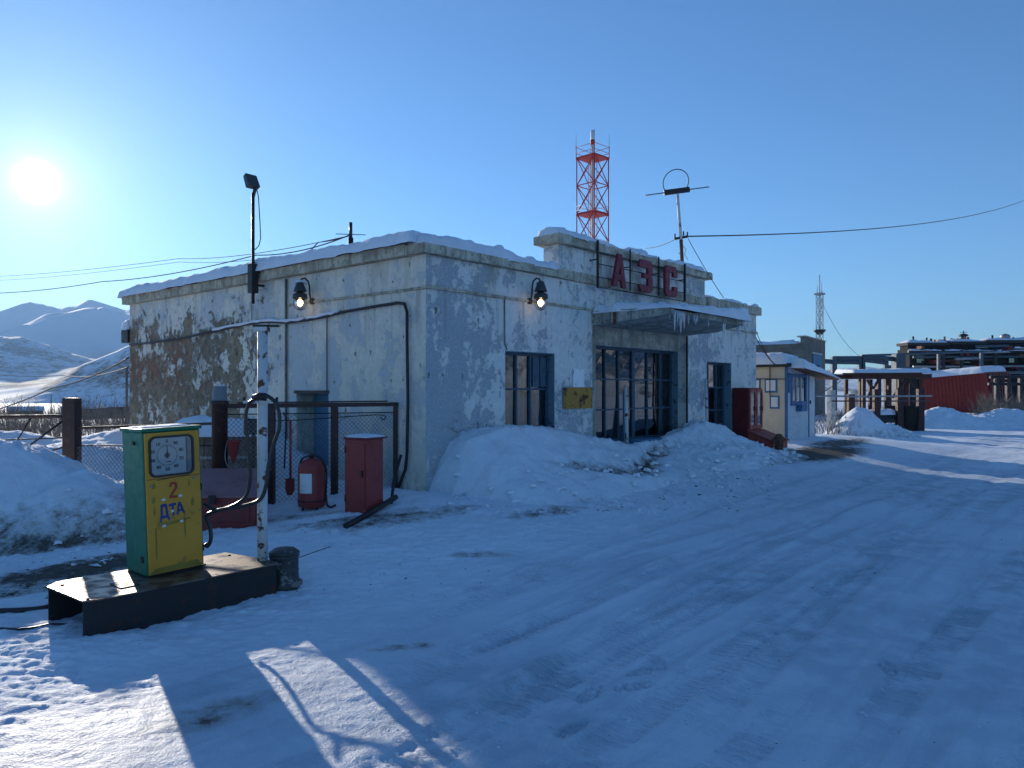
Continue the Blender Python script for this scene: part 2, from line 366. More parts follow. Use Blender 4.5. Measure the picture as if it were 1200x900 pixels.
def glass_mat(name, tint, boost, wav=.05):
    m = bpy.data.materials.new(name); m.use_nodes = True; n, l = m.node_tree.nodes, m.node_tree.links; n.clear()
    o = n.new('ShaderNodeOutputMaterial'); mx = n.new('ShaderNodeMixShader'); tr = n.new('ShaderNodeBsdfTransparent'); gl = n.new('ShaderNodeBsdfGlossy')
    fr = n.new('ShaderNodeFresnel'); fr.inputs['IOR'].default_value = 1.52; tr.inputs[0].default_value = (*tint, 1); gl.inputs['Roughness'].default_value = .012
    mu = n.new('ShaderNodeMath'); mu.operation = 'MULTIPLY'; mu.use_clamp = True; mu.inputs[1].default_value = boost
    tc = n.new('ShaderNodeTexCoord'); no = n.new('ShaderNodeTexNoise'); no.inputs['Scale'].default_value = 1.7; bu = n.new('ShaderNodeBump'); bu.inputs['Strength'].default_value = wav; bu.inputs['Distance'].default_value = .05
    l.new(tc.outputs['Object'], no.inputs['Vector']); l.new(no.outputs['Fac'], bu.inputs['Height']); l.new(bu.outputs[0], gl.inputs['Normal'])
    l.new(fr.outputs[0], mu.inputs[0]); l.new(mu.outputs[0], mx.inputs[0]); l.new(tr.outputs[0], mx.inputs[1]); l.new(gl.outputs[0], mx.inputs[2]); l.new(mx.outputs[0], o.inputs[0])
    M[name] = m
glass_mat('window_glass', (.55,.58,.58), 2.6); glass_mat('dial_glass', (.93,.95,.95), 1.0, 0.0)
def emit_mat(name, col, s):
    t = NT(name); t.b.inputs['Emission Color'].default_value = (*col, 1); t.b.inputs['Emission Strength'].default_value = s; t.color((.9,.8,.6)); M[name] = t.m
emit_mat('lamp_bulb', (1.0,.70,.36), 4.0)
def plate_mat():
    t = NT('tread_plate', .38, .75, .5); v = t.obj((1,1,1))
    a = t.n.new('ShaderNodeTexChecker'); a.inputs['Scale'].default_value = 46; t.l.new(v, a.inputs[0])
    n = t.noise(v, 8, 6); t.color(t.mix(t.ramp(n, .4, .62), (.22,.19,.165), (.10,.065,.05)))
    t.rough(t.ramp(n, .3, .7, .32, .6)); t.bump(a.outputs['Fac'], .5, .004); M['tread_plate'] = t.m
plate_mat()
def mountain_mat(name, forest, col=(.075,.07,.06)):
    t = NT(name, .8, spec=.1); v = t.geo(); p = t.xyz(v)
    n = t.noise(v, .0045, 8, .68); s = t.noise(t.geo((1,1,.25)), .05, 5, .7); f2 = t.noise(v, .12, 3, .8)
    low = t.ramp(p[2], forest, forest * .25)
    mask = t.math('MULTIPLY', t.ramp(t.math('ADD', n, t.math('MULTIPLY', s, .55)), .70, .88), low)
    mask = t.math('MULTIPLY', mask, t.ramp(f2, .30, .62, .45, 1))
    t.color(t.mix(mask, (.80,.83,.87), col)); M[name] = t.m
mountain_mat('mountain_far', 240.0); mountain_mat('mountain_near', 330.0)
def brickish(name, c1, c2, mort, sc):
    t = NT(name, .9, spec=.2); b = t.n.new('ShaderNodeTexBrick'); b.inputs['Scale'].default_value = sc
    mp = t.n.new('ShaderNodeMapping'); mp.inputs['Rotation'].default_value = (math.radians(90), 0, 0); t.l.new(t.tc.outputs['Object'], mp.inputs[0]); t.l.new(mp.outputs[0], b.inputs[0])
    for k, c in zip(('Color1','Color2','Mortar'), (c1, c2, mort)): b.inputs[k].default_value = (*c, 1)
    n = t.noise(t.obj(), 1.3, 5); t.color(t.mix(t.ramp(n, .35, .7, 0, .6), b.outputs['Color'], tuple(q * .5 for q in c1))); t.bump(b.outputs['Fac'], .4, .02); M[name] = t.m
brickish('grey_brick', (.20,.19,.16), (.25,.235,.20), (.13,.12,.11), 3.0)

# ------------------------------------------------------------------ ground
def gz(x, y):
    x = np.asarray(x, float); y = np.asarray(y, float)
    lx = (x - CORNER.x) * U.x + (y - CORNER.y) * U.y; ly = (x - CORNER.x) * V.x + (y - CORNER.y) * V.y
    dx = np.maximum(np.maximum(-lx, 0), lx - (BL + 5.0)); dy = np.maximum(np.maximum(-ly, 0), ly - BD)
    z = .35 * (1 - sstep(.1, 4.6, np.hypot(dx, dy)))
    r = np.hypot(x, y); a = np.arctan2(x, y)
    z = z - sstep(.12, -.12, a) * sstep(-2.6, -1.7, a) * np.minimum(np.maximum(r - 26, 0) * .03, 24)
    z = z - sstep(-.12, .12, a) * np.minimum(np.maximum(r - 60, 0) * .01, 6)
    return z
def gz1(x, y): return float(gz(x, y))
def ground(px, py):                                # where a sight line meets the yard
    z = 0.0
    for k in range(12):
        r = ray(px, py); t = (z - EYE) / r.z; z = .5 * z + .5 * gz1(r.x * t, t)
    return Vector((r.x * t, t, z))
def axis(fine0, fine1, step, far0, far1, g=1.022, mx=400.0):
    a = list(np.arange(fine0, fine1 + 1e-6, step)); s = step; p = fine1; hi = []
    while p < far1: s = min(s * g, mx); p += s; hi.append(p)
    s = step; p = fine0; lo = []
    while p > far0: s = min(s * g * 1.03, mx); p -= s; lo.append(p)
    return np.array(lo[::-1] + a + hi)
gx = axis(-3.6, 4.2, .02, -9000, 9000, 1.026); gy = axis(2.7, 7.4, .02, -9000, 9000, 1.022)
GX, GY = np.meshgrid(gx, gy)
LX = (GX - CORNER.x) * U.x + (GY - CORNER.y) * U.y; LY = (GX - CORNER.x) * V.x + (GY - CORNER.y) * V.y
near = 1 - sstep(25, 60, np.hypot(GX, GY))
Z = gz(GX, GY)
road = sstep(-2.2, -3.6, LY) * near
rough_ = .30 + .70 * (1 - road)
Z = Z + near * (.030 * fbm(GX * .4, GY * .4, 3, 1) + rough_ * (.022 * fbm(GX * 1.3, GY * 2.6, 4, 2) + .020 * fbm(GX * 3.6, GY * 8.0, 5, 5, .62) + .020 * fbm(GX * 11, GY * 19, 3, 9, .65) + .006 * (vnoise(GX * 21, GY * 30, 12) - .5)))
Z = Z + (1 - near) * 0.5 * fbm(GX * .02, GY * .02, 4, 11)
track = np.zeros_like(Z)
for k, (l0, w, ph, sl_) in enumerate(((-3.2,.22,.9,.05),(-3.55,.2,2.2,.01),(-4.15,.26,1.1,-.02),(-4.8,.3,2.0,.045),(-5.3,.24,.1,-.015),(-5.85,.3,1.4,.02),(-6.45,.26,2.9,.03),(-7.05,.24,.5,.0),(-3.9,.20,0.,.02),(-4.45,.24,.4,.035),(-5.05,.22,1.7,.0),(-5.6,.26,.9,.03),(-6.2,.22,2.6,-.01),(-6.75,.28,.2,.02),(-7.4,.24,3.1,.01),(-8.3,.3,.7,-.02))):
    c = l0 + .22 * np.sin(LX * .23 + ph) + sl_ * LX
    d = np.abs(LY - c); on = 1 - sstep(w * .42, w * .55, d)
    on = on * sstep(.25, .5, vnoise(LX * .22, LX * 0 + k * 3.3, 4)) * sstep(-1.3, .2, GX)
    Z = Z - near * (.013 * on * (1 - .35 * vnoise(LX * 3, LY * 9, 6)) + .007 * on * (np.sin(LX * 2 * math.pi / .085 + 3 * np.sign(LY - c)) > 0) * sstep(.3, .6, vnoise(LX * .8, LY * 2 + k, 14)) - .009 * np.exp(-((d - w * .62) / .05) ** 2) * sstep(.3, .6, vnoise(LX * .4, LY * 2, 8)) * sstep(-1.3, .2, GX))
    track = np.maximum(track, on * near)
for px, py, a in ((1040, 782, 1.3), (742, 806, .3), (752, 789, .5), (770, 780, 1.6), (672, 853, .8), (903, 583, .2), (690, 815, .9), (560, 690, .6), (1010, 668, .4)):   # boot prints
    p = ground(px, py); c, s = math.cos(a), math.sin(a)
    e = ((GX - p.x) * c + (GY - p.y) * s) / .15; f = (-(GX - p.x) * s + (GY - p.y) * c) / .055
    q = 1 - sstep(.8, 1.05, np.hypot(e, f)); Z = Z - .022 * q * (.55 + .45 * np.sign(np.sin(e * 16))); 
dirt = np.zeros_like(Z); ice = np.clip(road * sstep(.35, .75, fbm(GX * .35, GY * .35, 3, 21) * .5 + .5) + .25 * road, 0, 1)
def dirt_patch(px, py, rx, ry, amt, rot=0.0):
    global dirt
    p = ground(px, py); c, s = math.cos(rot), math.sin(rot)
    e = ((GX - p.x) * c + (GY - p.y) * s) / rx; f = (-(GX - p.x) * s + (GY - p.y) * c) / ry
    dirt = np.maximum(dirt, amt * (1 - sstep(.25, 1.15, np.hypot(e, f))))
for a in ((92, 668, 1.25, .55, .85, .75), (30, 690, .9, .4, .55, .7), (965, 531, 3.4, .9, .95, .86), (985, 519, 3.0, .7, .75, .86), (455, 608, 1.0, .5, .52, .6), (400, 612, 1.1, .3, .5, .2), (520, 600, .8, .3, .48, .6), (250, 840, .5, .22, .50, .8), (470, 760, .35, .1, .5, .2), (330, 606, 1.2, .2, .5, .1), (560, 650, .5, .12, .45, .1), (1075, 575, 1.2, .12, .45, .3), (640, 600, 1.0, .25, .46, .7)):
    dirt_patch(*a)
gr = grid_mesh('ground', GX, GY, Z, M['snow_ground'], attrs={'dirt': dirt, 'ice': ice, 'track': track}); gr['kind'] = 'structure'; gr['label'] = 'packed snow ground of the yard and road'
del GX, GY, LX, LY, Z, track, dirt, ice

# ------------------------------------------------------------------ mountains: ridge lines surveyed from the yard, each at its own distance
def mountains(name, label, pts, D, mat, deep=.62, seed=0, amp=.16, base=-26.0, n=320, k=46, wob=.04):
    px = np.array([p[0] for p in pts], float); py = np.array([p[1] for p in pts], float)
    sx = np.linspace(px[0], px[-1], n); crest = np.interp(sx, px, py)
    X0 = (sx - 600) / FPX * D; Zc = EYE + (HORIZON - crest) / FPX * D
    t = np.linspace(-.6, 1, k)[:, None]                        # -: back slope, 0: crest, 1: foot
    Yd = D * (1 - t * (1 - deep)) * (1 + wob * (vnoise(X0 / D * 5, X0 * 0, seed) - .5))[None, :]
    Xd = X0[None, :] * np.ones_like(t) * (1 - .25 * t * (1 - deep))
    fall = np.where(t >= 0, (1 - t) ** 1.25, np.maximum(0, 1 + t * 1.4))
    Zd = base + (Zc[None, :] - base) * fall
    env = np.sin(np.clip(np.abs(t), 0, 1) * math.pi) ** .7
    Hh = np.maximum(Zc[None, :] - base, 20)
    Zd = Zd + env * amp * Hh * (ridged(Xd / D * 9, Yd / D * 6, 6, seed) - .55) * 2
    Zd = Zd + .018 * Hh * fbm(Xd / D * 70, Yd / D * 70, 4, seed + 7)
    o = grid_mesh(name, Xd[:, ::-1], Yd[:, ::-1], Zd[:, ::-1], mat); o['kind'] = 'structure'; o['label'] = label; return o
mountains('mountain_range', 'farthest blue mountain ridge with twin peaks', [(-500,420),(-300,398),(-120,374),(0,366),(35,353),(48,355),(70,362),(88,358),(105,351),(118,353),(150,364),(220,352),(340,372),(520,408),(800,440)], 5400, M['mountain_far'], seed=1)
mountains('mountain_range', 'blue mountain with a sunlit crest line', [(-500,470),(-150,440),(0,399),(20,390),(42,380),(64,369),(90,366),(112,363),(132,360),(150,368),(260,384),(420,420),(700,446)], 4300, M['mountain_far'], seed=5)
mountains('mountain_range', 'dark forested hill below the far peaks', [(-600,360),(-300,380),(-100,389),(0,393),(16,393),(38,399),(60,407),(100,419),(140,425),(220,440),(400,452)], 2700, M['mountain_near'], seed=9, amp=.10)
mountains('mountain_range', 'snowy hillside with bright ridge rising toward the station', [(-500,600),(-120,545),(0,485),(38,467),(75,441),(100,426),(130,413),(150,403),(200,384),(320,365),(480,395),(760,445)], 1500, M['mountain_near'], seed=14, amp=.05, deep=.84)
mountains('mountain_range', 'low white hills behind the pipelines', [(640,452),(800,444),(900,440),(970,433),(1010,429),(1060,433),(1130,428),(1260,436),(1500,425),(1900,410)], 2300, M['mountain_far'], seed=21, amp=.10)
def side_range():
    a = np.linspace(math.radians(46), math.radians(128), 300)[None, :]; t = np.linspace(-.5, 1, 70)[:, None]
    crest = 150 + 70 * fbm(a * 6, a * 0, 4, 31); R = 1250 * (1 - .62 * t)
    Hd = -6 + crest * np.where(t >= 0, (1 - t) ** 1.3, np.maximum(0, 1 + t * 1.6)); env = np.sin(np.clip(np.abs(t), 0, 1) * math.pi) ** .7
    X = R * np.sin(a); Y = R * np.cos(a)
    Hd = Hd + env * 60 * (ridged(X / 260, Y / 260, 5, 33) - .5) + 3 * fbm(X / 30, Y / 30, 3, 35)
    o = grid_mesh('mountain_range', X[:, ::-1], Y[:, ::-1], Hd[:, ::-1], M['mountain_near']); o['kind'] = 'structure'; o['label'] = 'sunlit snowy mountainside across the road mirrored in the station windows'
side_range()

# ------------------------------------------------------------------ snow heaps
def masked_grid(name, X, Y, Z, keep, mat, attrs, parent=None):
    ny, nx = X.shape; i = np.arange(ny * nx).reshape(ny, nx)
    q = np.stack([i[:-1, :-1], i[:-1, 1:], i[1:, 1:], i[1:, :-1]], -1).reshape(-1, 4)
    kf = keep.ravel()[q].any(1); q = q[kf]; used = np.unique(q); re = np.full(ny * nx, -1); re[used] = np.arange(len(used)); q = re[q]
    co = np.stack([X, Y, Z], -1).reshape(-1, 3)[used].astype(np.float32)
    me = bpy.data.meshes.new(name); me.vertices.add(len(co)); me.vertices.foreach_set('co', co.ravel())
    me.loops.add(q.size); me.loops.foreach_set('vertex_index', q.ravel().astype(np.int32))
    me.polygons.add(len(q)); me.polygons.foreach_set('loop_start', (np.arange(len(q)) * 4).astype(np.int32)); me.update(calc_edges=True)
    me.polygons.foreach_set('use_smooth', np.ones(len(q), bool))
    for k, a in attrs.items():
        t = me.attributes.new(k, 'FLOAT', 'POINT'); t.data.foreach_set('value', np.asarray(a, np.float32).ravel()[used])
    me.materials.append(mat); o = bpy.data.objects.new(name, me); COL.objects.link(o)
    if parent: o.parent = parent
    return o
LUMPS = []
def pick_lumps(X, Y, Z, h, lo, hi, n, seed):       # where broken chunks of crust lie on a bank
    i, j = np.where((h > lo) & (h < hi)); r = np.random.RandomState(seed)
    for k in r.randint(0, len(i), n):
        low = 1 - (h[i[k], j[k]] - lo) / (hi - lo)
        if r.rand() < .15 + .85 * low: LUMPS.append((X[i[k], j[k]], Y[i[k], j[k]], Z[i[k], j[k]], (.015 + .05 * r.rand() ** 2.2) * (.5 + low)))
def heap(label, blobs, step=.03, seed=0, dirt_low=.5, clump=.05, group='snow heaps'):
    """blobs: (x, y, height, radius across, radius along, rotation)"""
    m = max(max(b[3], b[4]) for b in blobs) + .4
    x0, x1 = min(b[0] for b in blobs) - m, max(b[0] for b in blobs) + m; y0, y1 = min(b[1] for b in blobs) - m, max(b[1] for b in blobs) + m
    X, Y = np.meshgrid(np.arange(x0, x1, step), np.arange(y0, y1, step)); h = np.full(X.shape, -.2); hm = 0
    wx = X + .22 * fbm(X * .9, Y * .9, 3, seed); wy = Y + .22 * fbm(X * .9, Y * .9, 3, seed + 4)
    for bx, by, hh, ra, rb, ro in blobs:
        c, s = math.cos(ro), math.sin(ro); e = ((wx - bx) * c + (wy - by) * s) / rb; f = (-(wx - bx) * s + (wy - by) * c) / ra
        r = np.hypot(e, f); v = hh * (1.08 - np.sqrt(r * r + .012)) ; v = np.where(v > 0, hh * (v / hh) ** .92 if hh > 0 else v, v)
        h = np.maximum(h, v); hm = max(hm, hh)
    up = sstep(-.05, .25, h)
    h = h + up * (clump * fbm(X * 2.3, Y * 2.3, 4, seed + 9, .6) + clump * .8 * (ridged(X * 3.7, Y * 3.7, 4, seed + 2) - .5) + clump * .45 * np.abs(fbm(X * 8, Y * 8, 4, seed + 5, .65)))
    Z = gz(X, Y) + np.maximum(h, -.15)
    d = dirt_low * np.clip(1.15 - h / (hm * .5), 0, 1) * sstep(-.1, .05, h)
    pick_lumps(X, Y, Z, h, .02, hm * .85, int(60 * len(blobs)), seed)
    o = masked_grid('snow_heap', X, Y, Z, h > -.12, M['snow_heap'], {'dirt': d, 'ice': np.zeros_like(d), 'track': np.zeros_like(d)})
    return tag(o, label, 'snow heap', group)
# the big bank along the station's front wall, built in the wall's own axes
def front_bank():
    crest = [on_front(px, py, -.42) for px, py in ((499,578),(510,560),(540,528),(575,501),(600,495),(650,500),(700,510),(745,518),(778,508),(815,491),(850,499),(880,519),(900,538),(912,546))]
    base = [ground(px, py) for px, py in ((496,580),(524,588),(580,593),(650,594),(720,581),(800,566),(860,553),(918,542))]
    bl = [to_local(b.x, b.y) for b in base]
    lx = np.arange(-1.0, 11.6, .035); ly = np.arange(-4.2, .02, .035); A, B = np.meshgrid(lx, ly)
    X = CORNER.x + U.x * A + V.x * B; Y = CORNER.y + U.y * A + V.y * B; G = gz(X, Y)
    cz = np.interp(A + .10 * fbm(A * 2, B * 2, 3, 3), [c.x for c in crest], [c.z for c in crest]) - .35
    cz = np.where(A < crest[0].x, cz - (crest[0].x - A) * 6.0, cz); cz = np.where(A > crest[-1].x, cz - (A - crest[-1].x) * 1.2, cz)
    bb = np.interp(A, [b[0] for b in bl], [b[1] for b in bl]) - .06 + .20 * fbm(A * 1.1, B * 1.1, 3, 8)
    t = (-.42 - B) / (-.42 - np.minimum(bb, -.9)); s = np.clip(t, 0, 1.3)
    prof = np.where(t < 0, 1 + t * .05, (1 - np.clip(s, 0, 1)) ** .86 * (1 - .22 * np.sin(np.clip(s, 0, 1) * math.pi)))
    h = cz * prof - .35 * np.maximum(s - 1, 0) - .02
    h = h - 1.1 * np.clip(.45 - A, 0, 2)
    sil = sstep(4.2, 4.5, A) * sstep(7.5, 7.2, A) * sstep(-.55, -.1, B); h = h - .18 * sil          # hollow under the big window
    up = sstep(-.02, .3, h)
    h = h + up * (.06 * fbm(A * 1.8, B * 1.8, 4, 31) + .09 * (ridged(A * 2.2, B * 2.6, 5, 32) - .5) + .035 * np.abs(fbm(A * 6, B * 6, 4, 37, .65)) + .012 * fbm(A * 22, B * 22, 2, 39))
    cut = np.exp(-((h - .30 - .1 * np.sin(A * 1.3)) / .055) ** 2) * sstep(1.2, 2.2, A) * sstep(6.6, 5.0, A)       # broken lip where the plough cut it
    h = h - .10 * cut * (.4 + vnoise(A * 5, B * 5, 3))
    d = .62 * cut + .40 * np.clip(1 - h / .16, 0, 1) * sstep(6.5, 8.5, A) + .22 * np.clip(1 - h / .25, 0, 1)
    pick_lumps(X, Y, G + h, h, .0, .75, 420, 77)
    o = masked_grid('snow_heap', X, Y, np.maximum(h, -.15) + np.where(t < 0, gz(X, Y), G), h > -.12, M['snow_heap'], {'dirt': d, 'ice': d * 0, 'track': d * 0})
    tag(o, 'long high snow bank piled against the station front wall', 'snow heap', 'snow heaps')
front_bank()
heap('large dirty snow heap beside the fence gate at left edge', [(-6.35,9.05,1.18,1.15,1.9,.05),(-5.2,8.85,.78,.95,1.25,.15),(-7.9,8.9,1.0,1.2,1.6,0)], .03, 4, .62, .07)
p = ground(1018, 513); heap('pointed snow heap beside the pale concrete gate post', [(p.x - .1, p.y + .5, 1.12, 1.15, 1.3, .2), (p.x + 1.0, p.y + .4, .5, .9, 1.0, .2)], .05, 12, .35, .05)
p = ground(1120, 503); heap('wide ploughed snow ridge in front of the red shed', [(p.x, p.y + 1.2, .95, 1.5, 2.6, .1), (p.x + 3.2, p.y + 1.6, .85, 1.5, 2.6, .0), (p.x + 6.2, p.y + 1.4, .9, 1.5, 2.6, .1), (p.x + 10, p.y + 1.2, .9, 1.5, 3.0, .1)], .06, 16, .15, .09)
p = at(300, 520, 11.6); heap('rounded snow drift behind the mesh fence by the wall', [(-4.3, 12.2, .85, .9, 1.7, .6), (-3.6, 11.6, .55, .7, 1.0, .6)], .04, 19, .05, .03)
heap('sunlit snow mound in the field beyond the left fence', [(-13.5, 19.0, .75, 1.6, 3.2, .2), (-9.5, 18.0, .55, 1.5, 3.0, -.1)], .07, 23, .05, .05)
heap('snow mound beyond the gate braces', [(-10.6, 14.4, .62, 1.2, 2.6, .1), (-8.0, 13.6, .5, 1.0, 1.8, .1)], .05, 27, .05, .05)
# ------------------------------------------------------------------ the filling station building
WH = 3.575                                        # underside of the cornice
st = thing('station_building', 'old white peeling plaster filling station with snowy flat roof', 'building', (CORNER.x, CORNER.y, 0), ANG)
def wall_cells(mb, L, H0, H1, y0, y1, opens, swap=False, x_start=0.0):
    xs = sorted({x_start, L, *[o[0] for o in opens], *[o[1] for o in opens]}); zs = sorted({H0, H1, *[o[2] for o in opens], *[o[3] for o in opens]})
    pt = (lambda x, y, z: (y, x, z)) if swap else (lambda x, y, z: (x, y, z))
    hole = lambda x, z: any(o[0] < x < o[1] and o[2] < z < o[3] for o in opens)
    def quad(a): mb.add([pt(*q) for q in (reversed(a) if swap else a)], [(0,1,2,3)])
    for i in range(len(xs) - 1):
        for j in range(len(zs) - 1):
            a, b, c, d = xs[i], xs[i + 1], zs[j], zs[j + 1]
            if hole((a + b) / 2, (c + d) / 2): continue
            quad([(a,y0,c),(b,y0,c),(b,y0,d),(a,y0,d)]); quad([(b,y1,c),(a,y1,c),(a,y1,d),(b,y1,d)])
    for a, b, c, d in opens:
        quad([(a,y0,c),(a,y0,d),(a,y1,d),(a,y1,c)]); quad([(b,y0,d),(b,y0,c),(b,y1,c),(b,y1,d)])
        quad([(a,y0,d),(b,y0,d),(b,y1,d),(a,y1,d)]); quad([(b,y0,c),(a,y0,c),(a,y1,c),(b,y1,c)])
W1, W3, REC, DOOR = (1.638, 2.882, .80, 2.325), (8.468, 9.739, .62, 2.345), (3.974, 7.483, .0, WH), (2.21, 3.09, .12, 1.665)
BW = (4.36, 7.485, .72, 2.54)
mb = MB(); wall_cells(mb, BL, -.3, WH, 0, .42, [W1, W3, (REC[0], REC[1], -.3 + 1e-4, 2.92)]); mb.add([(0,0,WH),(BL,0,WH),(BL,.42,WH),(0,.42,WH)], [(0,1,2,3)])
mb.build('front_wall', M['plaster_front'], st)
mb = MB(); wall_cells(mb, BD, -.3, WH, 0, .42, [DOOR], True, .0); mb.build('left_wall', M['plaster_left'], st)
mb = MB(); wall_cells(mb, REC[1] - .002, -.3, 2.918, .19, .62, [BW], False, REC[0] + .002); mb.build('recessed_wall', M['recess_plaster'], st)
MB().box(BL - .42, .42, -.3, BL - .001, BD, WH).build('right_wall', M['plaster_front'], st)
MB().box(.42, BD - .42, -.3, BL - .42, BD - .001, WH).build('back_wall', M['plaster_left'], st)
MB().box(.30, .30, WH + .002, BL - .30, BD - .1, WH + .12).build('roof', M['roof_felt'], st)
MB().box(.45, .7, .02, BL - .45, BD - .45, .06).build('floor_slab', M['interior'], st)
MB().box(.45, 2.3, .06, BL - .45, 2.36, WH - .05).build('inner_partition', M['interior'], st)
def rough_beam(a, b, w, z0, z1, jit=.012, seed=0, seg=.12, axis_='x'):
    """a cast edge with crumbling arrises: a .. b along, w = (lo, hi) across"""
    r = random.Random(seed); n = max(2, int((b - a) / seg)); vs = []; fs = []
    prof = [(w[0], z0), (w[1], z0), (w[1], z1), (w[0], z1)]
    ring = []
    for k in range(4):
        p, q = prof[k], prof[(k + 1) % 4]; ring += [p, (p[0] * .5 + q[0] * .5, p[1] * .5 + q[1] * .5)]
    for i in range(n + 1):
        s = a + (b - a) * i / n; bite = max(0, r.gauss(-.5, .8)) * jit * 1.5
        for k, (u, z) in enumerate(ring):
            cu = (w[0] + w[1]) / 2; cz_ = (z0 + z1) / 2; inw = bite if k in (0, 6, 7) else 0
            uu = u + (cu - u) * (r.random() * jit + inw) / max(.05, abs(cu - u) + .01) * .6 + r.uniform(-1, 1) * jit * .4; zz = z + (cz_ - z) * r.random() * jit * 2 + r.uniform(-1, 1) * jit * .3
            e = s + (r.uniform(-1, 1) * seg * .2 if 0 < i < n else 0)
            vs.append((e, uu, zz) if axis_ == 'x' else (uu, e, zz))
    m = len(ring)
    for i in range(n):
        for k in range(m):
            p, q = i * m + k, i * m + (k + 1) % m; f = (p, p + m, q + m, q); fs.append(f if axis_ == 'y' else f[::-1])
    fs.append(tuple(range(m)) if axis_ == 'x' else tuple(reversed(range(m)))); e = tuple(n * m + k for k in range(m)); fs.append(e[::-1] if axis_ == 'x' else e)
    return MB().add(vs, fs)
rough_beam(-.12, 2.99, (-.10, .30), WH + .003, 3.71, .02, seed=1).build('cornice', M['cornice'], st)
rough_beam(3.0, 8.36, (-.05, .30), WH + .003, 3.74, seed=2).build('cornice', M['cornice'], st)
rough_beam(8.37, BL + .12, (-.10, .30), WH + .003, 3.77, .02, seed=3).build('cornice', M['cornice'], st)
rough_beam(.304, BD + .14, (-.12, .30), WH + .003, 3.74, .022, seed=4, axis_='y').build('cornice', M['cornice'], st)
rough_beam(.304, BD + .14, (BL - .30, BL + .14), WH + .003, 3.75, seed=5, axis_='y').build('cornice', M['cornice'], st)
for i, (a, b) in enumerate(((-.03, 3.95), (7.5, BL + .03))): rough_beam(a, b, (-.035, .01), 3.11, 3.15, .006, 20 + i).build('ledge', M['cornice'], st)
rough_beam(.02, 3.3, (-.03, .01), 3.10, 3.135, .006, 25, axis_='y').build('ledge', M['cornice'], st)
# raised parapet behind the sign
mb = MB().box(3.0, .003, 3.742, 8.363, .325, 4.155); par = mb.build('parapet', M['plaster_front'], st)
rough_beam(2.86, 8.52, (-.12, .44), 4.158, 4.31, .024, 7).build('cornice', M['cornice'], st)
for x in (4.2, 5.27, 6.32, 7.42): rough_beam(x - .06, x + .06, (-.012, .01), 3.75, 4.15, .006, int(x * 10)).build('pilaster', M['recess_plaster'], st)
# snow lying on the roof edges
def snow_strip(x0, x1, y0, y1, z, t, seed, parent, name='roof_snow', step=.045, lip=.03, ragged=.35, mat='snow_roof'):
    nx = max(6, int((x1 - x0) / step)); ny = max(6, int((y1 - y0) / step)); sx = np.linspace(0, 1, nx + 1); sy = np.linspace(0, 1, ny + 1); A, B = np.meshgrid(sx, sy)
    X = x0 + (x1 - x0) * A; Y = y0 + (y1 - y0) * B
    ex = np.minimum(A, 1 - A) * (x1 - x0); ey = np.minimum(B, 1 - B) * (y1 - y0); e = np.minimum(ex, ey)
    var = 1 + ragged * fbm(X * 1.3 + seed, Y * 1.3, 4, seed) * 1.8 + ragged * .5 * fbm(X * 6, Y * 6, 3, seed + 2)
    rim = np.clip(e / max(.10, t * .9), 0, 1); Zt = z + np.maximum(.012, t * var) * np.sqrt(np.clip(1 - (1 - rim) ** 2, 0, 1)) - .02 * (rim < .02)
    Zt = Zt + .006 * fbm(X * 14, Y * 14, 2, seed + 5) * rim
    j = (rim < .5) * lip; X = X + j * fbm(X * 3, Y * 3, 3, seed + 7); Y = Y + j * fbm(X * 3, Y * 3, 3, seed + 8)
    return grid_mesh(name, X, Y, Zt, M[mat], parent)
snow_strip(-.20, .9, .05, BD + .16, 3.745, .20, 3, st, ragged=.20, lip=.05)
snow_strip(-.10, 3.0, -.085, .9, 3.705, .13, 5, st, ragged=.95, lip=.06)
snow_strip(2.85, 8.15, -.11, .42, 4.305, .08, 8, st, ragged=.95, lip=.06)
snow_strip(8.4, BL + .08, -.08, .6, 3.765, .07, 11, st, ragged=.95)
snow_strip(.8, BL - .2, .9, BD, 3.70, .22, 13, st, step=.25, ragged=.2)
# broken canopy over the big window, its slab thin at the free edge
def canopy():
    r = random.Random(5); x0, x1 = 3.95, 7.46; n = 16; vs = []; fs = []
    for i in range(n + 1):
        x = x0 + (x1 - x0) * i / n; out = -1.55 + .27 * i / n + (0 if i in (0, n) else r.uniform(-.05, .05)); brk = .07 if 2 <= i <= 6 else 0
        prof = [(-.002, 2.862), (-.7, 2.90 + r.uniform(-.006,.006)), (out + brk, 2.965 + .003 * i + brk * .5), (out + brk, 3.072 + .003 * i - brk * .2 + r.uniform(-.01,.01)), (-.7, 3.10), (-.002, 3.105)]
        vs += [(x, y, z) for y, z in prof]
    m = 6
    for i in range(n):
        for k in range(m): p, q = i * m + k, i * m + (k + 1) % m; fs.append((p, q, q + m, p + m))
    fs += [tuple(range(m))[::-1], tuple(n * m + k for k in range(m))]
    can = MB().add(vs, fs).build('canopy', M['canopy_concrete'], st)
    MB().box(3.93, -.52, 2.84, 3.949, -.46, 3.10).build('patch', M['trim_rust'], can)
    MB().bar((7.47, -.03, .5), (7.47, -.03, 2.86), .03).build('drain_pipe', M['steel_black'], can)
    snow_strip(3.93, 7.30, -1.56, -.02, 3.085, .15, 17, can, 'canopy_snow', ragged=.55, lip=.06)
    for i in range(26):
        x = r.choice([r.uniform(4.0, 5.2), r.uniform(4.0, 7.4)]); L = abs(r.gauss(.0, .17)) + .04; y = -1.50 + .077 * (x - 3.95) + r.uniform(-.06, .04); z = 2.985
        a = .010 + L * .045
        MB().lathe([(a * 1.5, .05), (a, 0), (a * .7, -L * .4), (a * .4, -L * .75), (.0015, -L)], (x, y, z), 7).build('icicle', M['ice'], can)
canopy()
